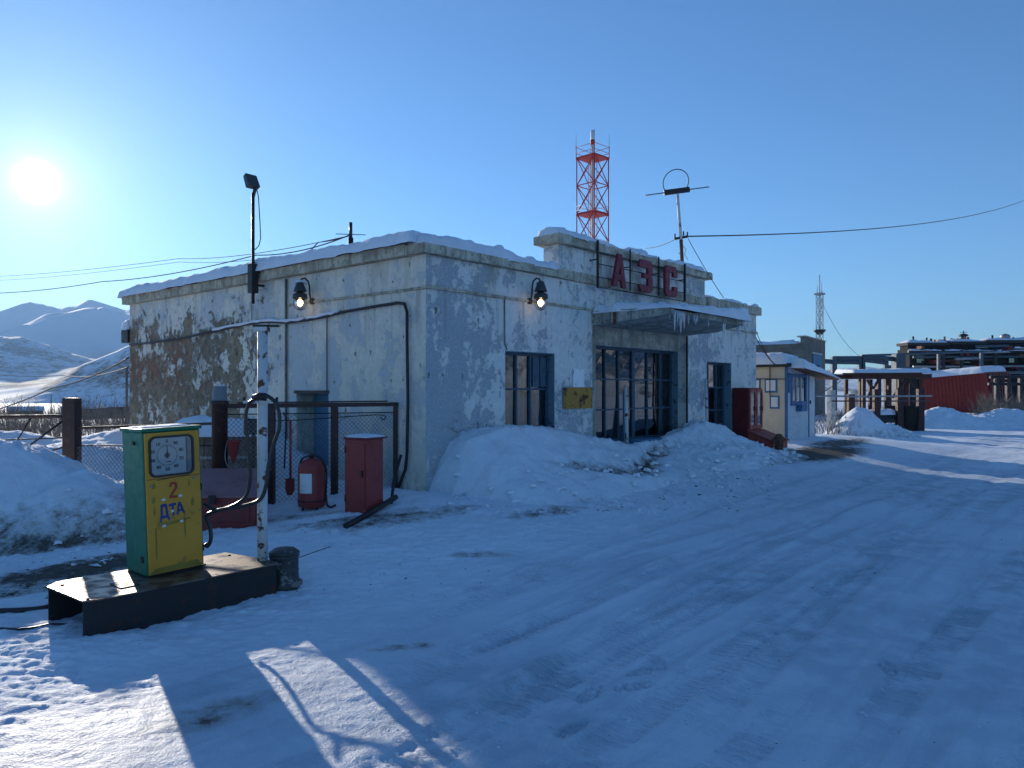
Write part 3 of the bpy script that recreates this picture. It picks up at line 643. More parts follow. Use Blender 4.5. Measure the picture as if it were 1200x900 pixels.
# windows: frame, bars, glass panes one by one, what stands behind
def window(name_label, op, yf, xs, zs, thick=None, dark=True):
    w = MB().box(op[0], yf - .03, op[2], op[0] + .05, yf + .05, op[3]).box(op[1] - .05, yf - .03, op[2], op[1], yf + .05, op[3]).box(op[0] + .05, yf - .03, op[3] - .055, op[1] - .05, yf + .05, op[3]).box(op[0] + .05, yf - .03, op[2], op[1] - .05, yf + .05, op[2] + .06).build('window', M['frame_blue'], st, .004, label=name_label)
    X = [op[0] + .05] + list(xs) + [op[1] - .05]; Zs = [op[2] + .06] + list(zs) + [op[3] - .055]
    for x in xs:
        h = .05 if thick and abs(x - thick) < .01 else .019; MB().box(x - h, yf - .022, Zs[0], x + h, yf + .04, Zs[-1]).build('mullion', M['frame_blue'], w)
    for z in zs:
        for i in range(len(X) - 1):
            MB().box(X[i] + .02, yf - .014, z - .016, X[i + 1] - .02, yf + .03, z + .016).build('glazing_bar', M['frame_blue'], w)
    for i in range(len(X) - 1):
        for j in range(len(Zs) - 1):
            a = rnd.uniform(-.004, .004); b = rnd.uniform(-.004, .004)
            MB().add([(X[i], yf + .012 + a, Zs[j]), (X[i + 1], yf + .012 - a, Zs[j]), (X[i + 1], yf + .012 + b, Zs[j + 1]), (X[i], yf + .012 - b, Zs[j + 1])], [(0,1,2,3)]).build('pane', M['window_glass'], w)
    return w
w1 = window(None, W1, .15, (2.06, 2.41), (1.735,)); w2 = window(None, BW, .36, (4.91, 5.375, 5.92, 6.47, 6.98), (1.342, 1.92), 5.92); w3 = window(None, W3, .20, (8.9, 9.31), (1.246, 1.769))
MB().box(2.45, .115, 1.77, 2.62, .13, 2.26).box(2.65, .115, 1.77, 2.80, .13, 2.26).build('vent_sash', M['frame_blue'], w1)
for w_, op, yf in ((w1, W1, .12), (w2, (BW[0], BW[1], BW[2], BW[3]), .33), (w3, W3, .17)):                # painted reveals
    y0 = .0 if w_ is not w2 else .19
    MB().box(op[1] - .012, y0 + .002, op[2], op[1] - .002, yf, op[3] - .004).box(op[0] + .002, y0 + .002, op[3] - .014, op[1] - .013, yf, op[3] - .003).build('reveal', M['reveal_blue'], w_)
def drape(x0, x1, z0, z1, y, n, parent, seed, mat='curtain'):
    X, Zz = np.meshgrid(np.linspace(x0, x1, n * 6), np.linspace(z0, z1, 8)); Yy = y + .035 * np.sin(X * 2 * math.pi * n / (x1 - x0) + fbm(X * 2, Zz, 2, seed) * 2) ; grid_mesh('curtain', X, Yy, Zz, M[mat], parent)
drape(1.70, 2.55, .8, 2.3, .24, 9, w1, 3); drape(2.62, 2.86, .8, 2.0, .26, 3, w1, 5, 'cloth_blue'); drape(8.5, 9.0, .7, 2.3, .32, 4, w3, 6)
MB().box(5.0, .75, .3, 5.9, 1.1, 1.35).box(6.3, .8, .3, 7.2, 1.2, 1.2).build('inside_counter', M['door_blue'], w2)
MB().bar((5.42, .24, .74), (5.50, .30, 1.70), .06, .03).build('plank', M['door_blue'], w2)
# side door
dr = MB().box(.34, DOOR[0], DOOR[2], .39, DOOR[1], DOOR[3]).build('door', M['door_blue'], st)
MB().box(.325, DOOR[0] + .08, .25, .339, DOOR[1] - .08, .85).box(.325, DOOR[0] + .08, .95, .339, DOOR[1] - .08, 1.57).build('door_panel', M['door_blue'], dr)
MB().box(-.008, DOOR[0] - .02, DOOR[3], .004, DOOR[1] + .06, DOOR[3] + .05).build('lintel', M['steel_black'], dr)
MB().box(.004, DOOR[1] - .012, DOOR[2], .335, DOOR[1] - .002, DOOR[3] - .004).build('reveal', M['recess_plaster'], dr)
MB().tube([(.30, 2.35, .9), (.30, 2.35, 1.05)], .012).build('handle', M['galvanised'], dr)
# pipes and conduits fixed to the walls
for y, z0, z1, r_ in ((3.341, .4, 3.55, .02), (2.21, 1.70, 2.86, .009), (4.40, 2.9, 3.4, .006)):
    MB().tube([(-.03, y, z0), (-.03, y, (z0 + z1) / 2), (-.03, y, z1)], r_).build('wall_pipe', M['cable' if r_ < .01 else 'render_grey'], st)
MB().tube([(1.60, -.02, 3.10), (1.605, -.02, 2.6), (1.61, -.02, 2.42), (1.66, -.02, 2.34)], .010).build('conduit', M['render_grey'], st)
# vent hood on the back corner
MB().box(-.05, BD - .01, 2.75, .35, BD + .32, 3.05).build('vent_hood', M['steel_black'], st); snow_strip(-.08, .4, BD - .02, BD + .36, 3.05, .22, 41, st, 'hood_snow')
# the thick cable sagging along the left wall, with snow on it
cp = [on_left(px, py, -.05) for px, py in ((152,404),(180,401),(215,396),(250,388),(290,380),(310,377),(337,378),(360,375),(385,370),(400,366),(440,359),(466,355),(474,356),(477,366),(477,400),(478,470),(477,530),(475,550),(466,574),(464,588))]
cabl = tag(MB().tube(cp, .022, 8).build('wall_cable', M['cable']), 'thick black cable sagging along the side wall and down the corner', 'cable'); cabl.parent = None
cabl.location = (CORNER.x, CORNER.y, 0); cabl.rotation_euler = (0, 0, ANG)
for a, b, s in ((3, 7, 1), (7, 9, 2)):
    seg = []
    for i in range(a, b):
        for k in range(5): q = cp[i].lerp(cp[i + 1], k / 5); seg.append(q + Vector((-.004, 0, .028 + .008 * math.sin(k * 2 + i))))
    MB().tube(seg, [.012 + .014 * abs(math.sin(i * .9 + s)) + .006 for i in range(len(seg))], 7).build('snow_ridge', M['snow_roof'], cabl)
# sign frame with the letters
sg = thing('station_sign', 'dark red three letter sign on a black bar frame above the canopy', 'sign', (CORNER.x, CORNER.y, 0), ANG)
fy = -.16
bars = [on_front(px, 310, fy).x for px in (700.5, 738.5, 772, 802.5)]
for x in bars: MB().bar((x, fy, 3.50 if x == bars[0] else 3.56), (x, fy, 4.33), .035 if x in (bars[0], bars[-1]) else .022).build('frame_post', M['steel_black'], sg)
for z in (3.52, 3.70, 3.93, 4.13): MB().bar((bars[0], fy + .02, z), (bars[-1], fy + .02, z + .03), .014).build('frame_rail', M['steel_black'], sg)
for x in bars: MB().bar((x, fy + .01, 4.0), (x, -.0, 4.0), .02).build('bracket', M['steel_black'], sg)
def letter(polys, x0, w, z0, h, name, tilt=0.0):
    b = MB()
    T = Matrix.Translation((x0, fy - .035, z0)) @ Matrix.Rotation(tilt, 4, 'Y') @ Matrix(((w,0,0,0),(0,0,-1,0),(0,h,0,0),(0,0,0,1)))
    for pl in polys: b.prism(pl, -.02, .035, T)
    return b.build(name, M['sign_red'], sg)
lx0 = [on_front(px, 320, fy - .04) for px in (717, 732.5, 748, 763.5, 778.5, 792.5)]; lz = lambda px, a, b: (on_front(px, a, fy - .04).z, on_front(px, b, fy - .04).z)
lza, lzb, lzc = lz(724, 336, 297), lz(755, 342.5, 305), lz(785, 347.5, 312)
letter([[(0,0),(.28,0),(.62,1),(.36,1)], [(.72,0),(1,0),(.64,1),(.47,.72)], [(.28,.20),(.75,.20),(.68,.38),(.34,.38)]], lx0[0].x, lx0[1].x - lx0[0].x, lza[0], lza[1] - lza[0], 'letter', .03)
letter([[(0,.16),(.14,0),(.86,0),(1,.12),(1,.44),(.9,.5),(.66,.5),(.66,.20),(0,.20)], [(.66,.42),(.9,.5),(1,.56),(1,.88),(.86,1),(.14,1),(0,.86),(0,.76),(.66,.76)], [(.30,.44),(.68,.44),(.68,.58),(.30,.58)]], lx0[2].x, lx0[3].x - lx0[2].x, lzb[0], lzb[1] - lzb[0], 'letter')
letter([[(0,.14),(.14,0),(.34,.0),(.34,1),(.14,1),(0,.86)], [(.34,0),(.86,0),(1,.14),(1,.34),(.68,.34),(.68,.2),(.34,.2)], [(.34,.8),(.68,.8),(.68,.66),(1,.66),(1,.86),(.86,1),(.34,1)]], lx0[4].x, lx0[5].x - lx0[4].x, lzc[0], lzc[1] - lzc[0], 'letter')
# signs on the wall
pq = tag(MB().box(3.094, -.035, 1.404, 3.934, -.012, 1.764).build('wall_plaque', M['plaque'], None, .006), 'rusty ochre metal plaque between the left and large windows', 'sign'); pq.location = (CORNER.x, CORNER.y, 0); pq.rotation_euler = (0, 0, ANG)
for i, (x, z) in enumerate(((3.12,1.74),(3.91,1.74),(3.12,1.43),(3.91,1.43))): MB().box(x - .012, -.042, z - .012, x + .012, -.034, z + .012).build('bolt', M['steel_black'], pq)
nt = tag(MB().box(3.385, -.020, 1.768, 3.70, -.008, 2.085).build('wall_notice', M['notice_white'], None), 'small chipped white enamel notice above the ochre plaque', 'sign'); nt.location = (CORNER.x, CORNER.y, 0); nt.rotation_euler = (0, 0, ANG)
# caged lamps on swan-neck brackets, both lit
def wall_lamp(label, loc, rz):
    l = thing('wall_lamp', label, 'lamp', loc, rz, 'wall lamps')       # local: wall plane y = 0, lamp hangs at -y
    MB().lathe([(.05,0),(.05,.035),(.035,.05)], n=14, M=Matrix.Rotation(math.radians(90), 4, 'X')).build('wall_box', M['lamp_grey'], l)
    pts = [(0,-.04,0),(0,-.06,.10),(0,-.07,.24),(0,-.09,.31),(0,-.15,.35),(0,-.21,.33),(0,-.235,.28)]
    MB().tube(pts, .014, 8).build('arm', M['lamp_grey'], l)
    MB().lathe([(.025,.30),(.05,.28),(.095,.16),(.10,.13)], (0,-.24,0), 16).build('shade_cap', M['lamp_grey'], l)
    MB().lathe([(.03,.13),(.105,.09),(.115,.04),(.11,.02),(.06,.03)], (0,-.24,0), 18).build('shade', M['lamp_grey'], l)
    MB().lathe([(.02,.03),(.045,-.01),(.05,-.05),(.03,-.09),(.0,-.10)], (0,-.24,0), 14).build('bulb', M['lamp_bulb'], l)
    MB().lathe([(.075,.02),(.085,-.06),(.06,-.13),(.0,-.15)], (0,-.24,0), 16).build('glass_globe', M['dial_glass'], l)
    for k in range(6):
        g = k * math.pi / 3; MB().tube([(.09*math.cos(g), -.24+.09*math.sin(g), .02), (.098*math.cos(g), -.24+.098*math.sin(g), -.06), (.066*math.cos(g), -.24+.066*math.sin(g), -.14), (0,-.24,-.165)], .004, 5).build('cage_wire', M['lamp_grey'], l)
    return l
p = to_world(2.21, 0, 3.13); wall_lamp('caged wall lamp on the front wall, left of the sign', p, ANG)
p = to_world(0, 2.62, 3.13); l2 = wall_lamp('caged wall lamp on the side wall, above the blue door', p, ANG - math.pi / 2)
snow_strip(-.09, .09, -.33, -.16, .285, .03, 51, l2, 'lamp_snow', step=.02)
# floodlight on a mast at the roof edge
fm = thing('floodlight_mast', 'floodlight on a thin dark pole at the side roof edge', 'floodlight', to_world(-.22, on_left(296.5, 340, -.22).y, 3.3), ANG)
MB().tube([(0,0,-.12),(0,0,.5),(0,0,1.75)], .028, 8).build('pole', M['steel_black'], fm)
MB().box(-.06,-.07,.06,.06,.07,.55).build('bracket_box', M['steel_black'], fm); MB().bar((.05,0,.2),(.2,0,.2),.04).bar((.05,0,.42),(.24,0,.42),.04).build('stay', M['steel_black'], fm)
T = Matrix.Translation((0,0,1.84)) @ Matrix.Scale(.72, 4) @ Matrix.Rotation(-ANG, 4, 'Z') @ Matrix.Rotation(math.radians(-38), 4, 'Z') @ Matrix.Rotation(math.radians(-22), 4, 'Y')
hd = MB().prism([(-.07,.0),(.09,.0),(.05,.34),(-.07,.32)], -.15, .15, T @ Matrix.Rotation(math.radians(90), 4, 'X')).build('lamp_head', M['lamp_grey'], fm, .01)
MB().box(-.084,-.12,.05,-.074,.12,.29, T).build('glass', M['galvanised'], hd)
MB().bar((0,0,1.68),(.04,-.03,1.88),.05).build('hinge', M['steel_black'], fm)
MB().tube([(.05,.0,1.9),(.09,-.02,1.7),(.11,-.03,1.3),(.13,-.02,1.0),(.11,0,.88),(.06,0,.82),(.01,0,.78)], .008, 6).build('lead', M['cable'], fm)
# roof stub pipe and the loop aerial mast
q = at(411, 290, 15.5); rp = thing('roof_pipe', 'short dark pipe standing on the snowy roof', 'pipe', (q.x, q.y, 3.75), 0)
MB().tube([(0,0,0),(0,0,1.15)], .055, 10).build('pipe_base', M['steel_black'], rp); MB().tube([(0,0,1.15),(0,0,1.47)], .035, 10).build('pipe_top', M['steel_black'], rp); MB().bar((-.3,-.05,1.22),(.3,.05,1.22),.014).build('crossbar', M['steel_black'], rp)
AD = 16.6; q = at(800, 306, AD); am = thing('aerial_mast', 'white and rusty mast with ring aerial on the station roof', 'antenna', (q.x, q.y, 3.8), ANG)
def ap(px, py): w = at(px, py, AD); return Vector(((w.x - q.x) * math.cos(ANG) + (w.y - q.y) * math.sin(ANG), -(w.x - q.x) * math.sin(ANG) + (w.y - q.y) * math.cos(ANG), w.z - 3.8))
a0, a1, a2, a3 = ap(800, 320), ap(798, 281), ap(796, 255), ap(793.5, 222)
MB().tube([a0, a1], .042, 8).build('lower_pole', M['trim_rust'], am); MB().tube([a1, a2, a3], [.036,.034,.03], 8).build('upper_pole', M['pole_white'], am)
MB().bar(ap(778, 226), ap(808, 222), .07, .11).build('crossbar', M['steel_black'], am); MB().tube([ap(756,229), ap(778,226)], .014, 6).build('dipole_rod', M['galvanised'], am); MB().tube([ap(808,222), ap(831,219)], .014, 6).build('dipole_rod', M['galvanised'], am)
c = ap(792, 213.5); e1 = (ap(807, 211.5) - c); e2 = (ap(792, 198.5) - c)
MB().tube([c + e1 * math.cos(g) + e2 * math.sin(g) for g in [math.radians(-50 + k * 280 / 28) for k in range(29)]], .011, 6).build('ring', M['wire'], am)
MB().bar(ap(790, 280), ap(806, 277), .05).build('insulator_arm', M['steel_black'], am)
for px, py in ((791, 279), (805.5, 277), (801, 276)): MB().tube([ap(px, py), ap(px, py - 5)], .018, 6).build('insulator', M['steel_black'], am)
MB().tube([ap(800,288), ap(804,292), ap(802,298), ap(806,304)], .006, 5).tube([ap(799,300), ap(795,296)], .006, 5).build('loose_wire', M['wire'], am)
# leaning poles by the front wall
for (px0, py0, px1, py1, lab, nm) in ((733, 452, 735, 512, 'pale blue pole leaning at the right half of the large window', 'leaning_pole'), (827, 444, 829, 498, 'pale blue pole leaning beside the right window', 'leaning_pole')):
    a, b = on_front(px0, py0, -.06), on_front(px1, py1, -.22); o = MB().tube([to_world(*a), to_world(*b) - Vector((0,0,.25))], .034, 8).build(nm, M['pole_white']); tag(o, lab, 'pole', 'poles leaning on the front wall')
a = on_front(722, 478, -.02); bl_ = MB().box(4.95, -.42, .74, 5.85, -.12, .80).box(5.0, -.40, .3, 5.08, -.14, .74).box(5.7, -.40, .3, 5.78, -.14, .74).build('bench', M['door_blue']); bl_.location = (CORNER.x, CORNER.y, 0); bl_.rotation_euler = (0, 0, ANG); tag(bl_, 'half buried pale blue bench under the large window', 'bench')
# red fire cabinet with sand box at the right end of the front
fc = thing('fire_cabinet', 'red fire cabinet with two glazed doors and sloping sand box at the station end', 'cabinet', (CORNER.x, CORNER.y, 0), ANG)
MB().box(9.73, -.42, .30, 10.50, -.03, 1.76).build('body', M['dark_red'], fc, .006)
for x0 in (9.75, 10.13):
    d = MB().box(x0, -.455, .80, x0 + .06, -.424, 1.73).box(x0 + .30, -.455, .80, x0 + .355, -.424, 1.73).box(x0 + .06, -.455, 1.66, x0 + .30, -.424, 1.73).box(x0 + .06, -.455, .80, x0 + .30, -.424, .88).build('door', M['cabinet_red'], fc)
    MB().box(x0 + .06, -.436, .88, x0 + .30, -.430, 1.66).build('pane', M['window_glass'], d); MB().box(x0 + .05, -.424, .85, x0 + .31, -.4205, 1.68).build('backing', M['bin_black'], d); MB().box(x0 + .315, -.475, 1.22, x0 + .335, -.455, 1.32).build('handle', M['steel_black'], d)
MB().add([(9.70,-.424,.36),(10.56,-.424,.36),(10.56,-1.02,.36),(9.70,-1.02,.36),(9.70,-.424,.74),(10.56,-.424,.74),(10.56,-1.02,.52),(9.70,-1.02,.52)], [(0,1,2,3),(3,2,6,7),(0,3,7,4),(2,1,5,6),(0,4,5,1),(4,7,6,5)]).build('sand_box', M['cabinet_red'], fc)
MB().add([(9.67,-.424,.755),(10.59,-.424,.755),(10.59,-1.06,.525),(9.67,-1.06,.525),(9.67,-.424,.775),(10.59,-.424,.775),(10.59,-1.06,.545),(9.67,-1.06,.545)], [(0,1,2,3),(3,2,6,7),(0,3,7,4),(2,1,5,6),(0,4,5,1),(4,7,6,5)]).build('lid', M['cabinet_red'], fc)
for x in (9.78, 10.46): MB().box(x - .03, -.98, -.05, x + .03, -.92, .36).build('leg', M['steel_black'], fc)
# ------------------------------------------------------------------ the fuel pump island
P0 = Vector((-2.97, 5.13, 0.0)); ISLAND_Z = .27
def isl(u, v, z=0.0): return P0 + Vector((U.x * u + V.x * v, U.y * u + V.y * v, z))
gi = lambda u, v: gz1(isl(u, v).x, isl(u, v).y)
il = thing('pump_island', 'black steel pump base with tread plate top and open left end', 'platform', P0, ANG)
plate = [(.0,.02),(.10,-.035),(1.50,-.03),(1.53,.04),(1.42,.70),(.06,.72),(-.03,.62)]
MB().prism(plate, ISLAND_Z - .006, ISLAND_Z + .004).build('tread_plate', M['tread_plate'], il)
MB().box(.0, .0, -.06, 1.50, .008, ISLAND_Z - .007).build('front_plate', M['steel_black'], il)
MB().box(.0, .68, -.06, 1.42, .688, ISLAND_Z - .007).build('back_plate', M['steel_black'], il)
MB().box(1.43, .02, -.06, 1.438, .59, ISLAND_Z - .007).build('end_plate', M['steel_black'], il)
for u in (.05, .8): MB().box(u, .012, .22, u + .05, .59, ISLAND_Z - .008).build('rib', M['steel_black'], il)
for u, v in ((.04,.03),(.06,.58),(1.46,.03),(1.38,.56)): MB().lathe([(.012,0),(.012,.006),(.006,.009)], (u, v, ISLAND_Z + .004), 8).build('bolt', M['steel_black'], il)
MB().box(.30, .14, ISLAND_Z + .005, .44, .34, ISLAND_Z + .011).build('hatch_plate', M['steel_black'], il)
# the pump itself, leaning a little to the left
PW, PD, PH = .463, .385, 1.145
pm = thing('fuel_pump', 'green and yellow fuel pump with round dial standing on the island', 'fuel pump', isl(.565, .305, ISLAND_Z + .012), ANG)
pm.rotation_euler = (math.radians(-.6), math.radians(-1.7), ANG)
MB().box(0, .012, 0, PW, PD, PH - .02).build('cabinet', M['pump_green'], pm, .010)
MB().box(-.012, -.006, PH - .02, PW + .012, PD + .012, PH + .008).build('top_cap', M['pump_green'], pm, .005)
MB().box(.012, -.004, .006, PW - .016, .011, PH - .03).build('front_panel', M['pump_yellow'], pm, .004)
MB().box(-.02, .02, -.014, PW + .02, PD - .02, .0).build('base_flange', M['steel_black'], pm)
snow_strip(.0, PW, .05, PD, PH + .006, .012, 61, pm, 'frost', step=.03)
def rrect(x0, x1, z0, z1, r, n=6):
    out = []
    for cx, cz_, a0 in ((x1 - r, z1 - r, 0), (x0 + r, z1 - r, 90), (x0 + r, z0 + r, 180), (x1 - r, z0 + r, 270)):
        out += [(cx + r * math.cos(math.radians(a0 + 90 * k / n)), cz_ + r * math.sin(math.radians(a0 + 90 * k / n))) for k in range(n + 1)]
    return out
def ringmesh(outer, inner, y0, y1):
    n = len(outer); vs = [(x, y0, z) for x, z in outer] + [(x, y0, z) for x, z in inner] + [(x, y1, z) for x, z in outer] + [(x, y1, z) for x, z in inner]; fs = []
    for i in range(n):
        j = (i + 1) % n; fs += [(i, n + i, n + j, j), (i, j, 2*n + j, 2*n + i), (n + i, 3*n + i, 3*n + j, n + j)]
    return MB().add(vs, fs)
dx0, dx1, dz0, dz1 = .038, .395, .765, 1.088
ringmesh(rrect(dx0, dx1, dz0, dz1, .05), rrect(dx0 + .016, dx1 - .016, dz0 + .016, dz1 - .016, .038), -.020, .0).build('dial_bezel', M['rubber'], pm)
FX = Matrix.Rotation(math.radians(90), 4, 'X')     # (x, z) plan -> upright face
dial = MB().prism(rrect(dx0 + .012, dx1 - .012, dz0 + .012, dz1 - .012, .038), .005, .0056, FX).build('dial_face', M['dial_white'], pm)
MB().prism(rrect(dx0 + .012, dx1 - .012, dz0 + .012, dz1 - .012, .038), .0125, .013, FX).build('dial_glass', M['dial_glass'], pm)
MB().box(dx1 - .060, -.0115, dz0 + .02, dx1 - .056, -.006, dz1 - .02).build('counter_edge', M['ink_dark'], dial)
MB().box(dx1 - .055, -.0085, dz0 + .022, dx1 - .018, -.006, dz1 - .022).build('counter_strip', M['galvanised'], dial)
cx, cz0 = .182, .932
for r0, r1, seg in ((.076, .079, 40), (.020, .024, 20)):
    MB().add([(cx + r * math.cos(2*math.pi*k/seg), -.0062, cz0 + r * math.sin(2*math.pi*k/seg)) for r in (r0, r1) for k in range(seg)], [(k, (k+1) % seg, seg + (k+1) % seg, seg + k) for k in range(seg)]).build('dial_ring', M['steel_black'], dial)
for k in range(50):
    g = 2 * math.pi * k / 50; a, b = .080, .087 if k % 5 else .094; MB().bar((cx + a * math.cos(g), -.0066, cz0 + a * math.sin(g)), (cx + b * math.cos(g), -.0066, cz0 + b * math.sin(g)), .0018, .0006, (0,1,0)).build('tick', M['steel_black'], dial)
MB().add([(cx - .007,-.0095,cz0 - .02),(cx + .007,-.0095,cz0 - .02),(cx + .003,-.0095,cz0 + .078),(cx - .003,-.0095,cz0 + .078)], [(0,1,2,3)]).build('needle', M['steel_black'], dial)
MB().lathe([(.016,.0),(.016,.004),(.010,.006)], n=16, M=Matrix.Translation((cx, -.0062, cz0)) @ FX).build('needle_hub', M['steel_black'], dial)
MB().box(cx - .012, -.0068, cz0 - .055, cx + .03, -.0062, cz0 - .047).build('maker_mark', M['ink_red'], dial)
def text_mesh(txt, size, mat, parent, name, x, y, z, depth=.0008):
    cu = bpy.data.curves.new('text', 'FONT'); cu.body = txt; cu.size = size; cu.align_x = 'CENTER'; cu.align_y = 'CENTER'; cu.extrude = depth; cu.offset = .0012; cu.resolution_u = 3
    o = bpy.data.objects.new('text', cu); COL.objects.link(o); dg = bpy.context.evaluated_depsgraph_get(); me = bpy.data.meshes.new_from_object(o.evaluated_get(dg)); bpy.data.objects.remove(o)
    me.materials.clear(); me.materials.append(mat); me.name = name; me.transform(Matrix.Translation((x, y, z)) @ FX)
    q = bpy.data.objects.new(name, me); COL.objects.link(q); q.parent = parent; return q
for k, tx in enumerate(('0','90','80','70','60','50','40','30','20','10')):
    g = math.radians(90 - 36 * k); text_mesh(tx, .037, M['ink_dark'], dial, 'dial_number', cx + .118 * math.cos(g), -.0070, cz0 + .112 * math.sin(g))
def flat(polys, mat, name, x0, z0, w, h, y=-.0052, tilt=0.0):
    b = MB(); T = Matrix.Translation((x0, y, z0)) @ Matrix.Rotation(tilt, 4, 'Y') @ Matrix(((w,0,0,0),(0,0,-1,0),(0,h,0,0),(0,0,0,1)))
    for pl in polys: b.prism(pl, 0, .0009, T)
    return b.build(name, mat, pm)
flat([[(0,0),(1,.0),(1,.14),(.36,.16),(.0,.12)], [(.0,.12),(.36,.16),(1,.62),(1,.80),(.68,.74),(.66,.62)], [(1,.80),(.82,1),(.22,1),(.0,.84),(.0,.70),(.26,.70),(.32,.84),(.62,.86),(.68,.74)]], M['ink_red'], 'number_two', .187, .588, .066, .128, tilt=.03)
Dl = [[(.0,-.22),(.16,-.22),(.20,0),(.06,0)], [(.74,0),(.84,-.22),(1,-.22),(.94,0)], [(.06,0),(.94,0),(.94,.18),(.06,.18)], [(.12,.18),(.34,.18),(.46,1),(.24,1)], [(.46,.80),(.68,.80),(.70,1),(.46,1)], [(.66,.18),(.90,.18),(.86,1),(.66,1)]]
Tl = [[(0,.80),(1,.80),(1,1),(0,1)], [(.36,0),(.64,0),(.64,.80),(.36,.80)]]
Al = [[(0,0),(.24,0),(.58,1),(.38,1)], [(.76,0),(1,0),(.64,1),(.48,.74)], [(.24,.22),(.80,.22),(.72,.38),(.32,.38)]]
for pl, x, w, h in ((Dl, .108, .080, .112), (Tl, .190, .058, .100), (Al, .240, .072, .098)): flat(pl, M['ink_blue'], 'fuel_letter', x, .432 + (x - .1) * .12, w, h, tilt=-.10)
for x, z, w in ((.125,.575,.038),(.262,.590,.036),(.125,.366,.036),(.265,.383,.034),(.198,.472,.03)): flat([[(0,0),(1,.1),(.95,1),(.05,.9)]], M['paper'], 'tape', x, z, w * .8, .020, -.0063, rnd.uniform(-.15,.15))
flat([[(0,.1),(.3,0),(1,.45),(.98,.85),(.4,.55),(.02,.7)]], M['smudge'], 'smear', .085, .375, .27, .05)
for x, z, w, h in ((.055,.675,.03,.05),(.05,.56,.03,.06),(.345,.66,.012,.07),(.36,.50,.03,.08),(.06,.46,.02,.09)): flat([[(.2,0),(.7,.1),(1,.5),(.6,1),(.3,.8),(0,.4)]], M['smudge'], 'scuff', x, z, w, h, -.0050)
flat([[(0,.0),(.5,.5),(1,.9),(1,1),(.5,.75),(0,.3)]], M['ink_dark'], 'scratch', .095, .738, .27, .022)
for x, z in ((.052,.700),(.385,.728)): MB().lathe([(.010,0),(.010,.006),(.005,.009)], n=10, M=Matrix.Translation((x, -.004, z)) @ FX).build('lock', M['galvanised'], pm)
flat([[(0,0),(1,0),(1,1),(0,1)]], M['ink_dark'], 'panel_seam', .016, .750, .427, .004)
for x in (.03, .42):
    for z in (.03, .35, .735, 1.10): MB().lathe([(.006,0),(.006,.003),(.003,.005)], n=8, M=Matrix.Translation((x, -.004, z)) @ FX).build('screw', M['galvanised'], pm)
for z in (.12, .62): MB().tube([(PW - .012, -.008, z), (PW - .012, -.008, z + .06)], .006, 6).build('hinge', M['steel_black'], pm)
flat([[(0,0),(1,.1),(.9,1),(.1,.8)]], M['smudge'], 'grime', .02, .01, .42, .05); flat([[(.1,0),(.5,.2),(.9,0),(1,1),(0,1)]], M['smudge'], 'rust_run', .30, .25, .012, .22); flat([[(.1,0),(.5,.2),(.9,0),(1,1),(0,1)]], M['smudge'], 'rust_run', .07, .12, .01, .25)
MB().box(-.012, .14, 1.02, -.001, .18, 1.05).build('latch', M['steel_black'], pm); MB().box(-.008, .06, .10, -.001, .10, .15).build('side_plate', M['steel_black'], pm)
# pole with cross arms and hose
PO = at(307.5, 655, 6.36); PO.z = gz1(PO.x, PO.y)
pl_ = thing('hose_pole', 'rust flecked white pole with cross arms carrying the hose', 'pole', PO, 0)
ztop = EYE + (HORIZON - 384) / FPX * 6.36 - PO.z
MB().tube([(0,0,.0),(0,0,.9),(.002,0,ztop)], .043, 14).build('shaft', M['pole_white'], pl_)
def pp(px, py): w = at(px, py, 6.36); return w - PO
MB().bar(pp(297,382), pp(327,382), .03, .018).build('top_arm', M['steel_black'], pl_); MB().box(-.05,-.05,ztop - .03,.05,.05,ztop + .004).build('top_cap', M['pole_white'], pl_)
MB().bar(pp(288,471) - Vector((0,.05,0)), pp(327,471) - Vector((0,.05,0)), .03, .022).build('hose_arm', M['pole_white'], pl_)
for px in (288.5, 304, 312, 326.5): MB().tube([pp(px,471) - Vector((0,.05,0)), pp(px,468) - Vector((0,.05,-.02))], .012, 8).build('stop_pin', M['steel_black'], pl_)
for a, n in ((-1, 0),): MB().tube([pp(301,466) - Vector((0,.07,0)), pp(308,464) - Vector((0,.09,0)), pp(316,466) - Vector((0,.07,0))], .03, 8).build('saddle', M['steel_black'], pl_)
def smooth(pts, n=6):
    P = [Vector(p) for p in pts]; out = []
    for i in range(len(P) - 1):
        a, b, c, d = P[max(i-1,0)], P[i], P[i+1], P[min(i+2,len(P)-1)]
        for k in range(n):
            t = k / n; out.append(.5 * ((2*b) + (c - a) * t + (2*a - 5*b + 4*c - d) * t*t + (3*b - a - 3*c + d) * t**3))
    return out + [P[-1]]
def hose(pix, d0, d1, r, name, lab):
    P = [at(px, py, d0 + (d1 - d0) * i / (len(pix) - 1)) for i, (px, py) in enumerate(pix)]
    inv = pm.matrix_basis.inverted(); o = MB().tube([inv @ q for q in smooth(P)], r, 8).build(name, M['rubber'], pm); return o
hose([(322,470),(327,484),(327,502),(321,520),(315,544),(312,568),(304,586),(281,594),(256,598),(243,603)], 6.28, 6.22, .017, 'hose', None)
hose([(292,472),(308,462.5),(322,470)], 6.27, 6.28, .017, 'hose', None)
hose([(292,472),(288,490),(292,535),(293,562),(287,583),(270,594),(253,597),(239,590)], 6.27, 6.24, .015, 'hose', None)
hose([(241,604),(246,618),(247,632),(243,640),(240,637)], 6.22, 6.2, .017, 'hose', None)
MB().bar((PW - .01, .16, .42), (PW + .05, .17, .43), .05).bar((PW - .01, .16, .24), (PW + .035, .17, .24), .04).build('hose_outlet', M['steel_black'], pm)
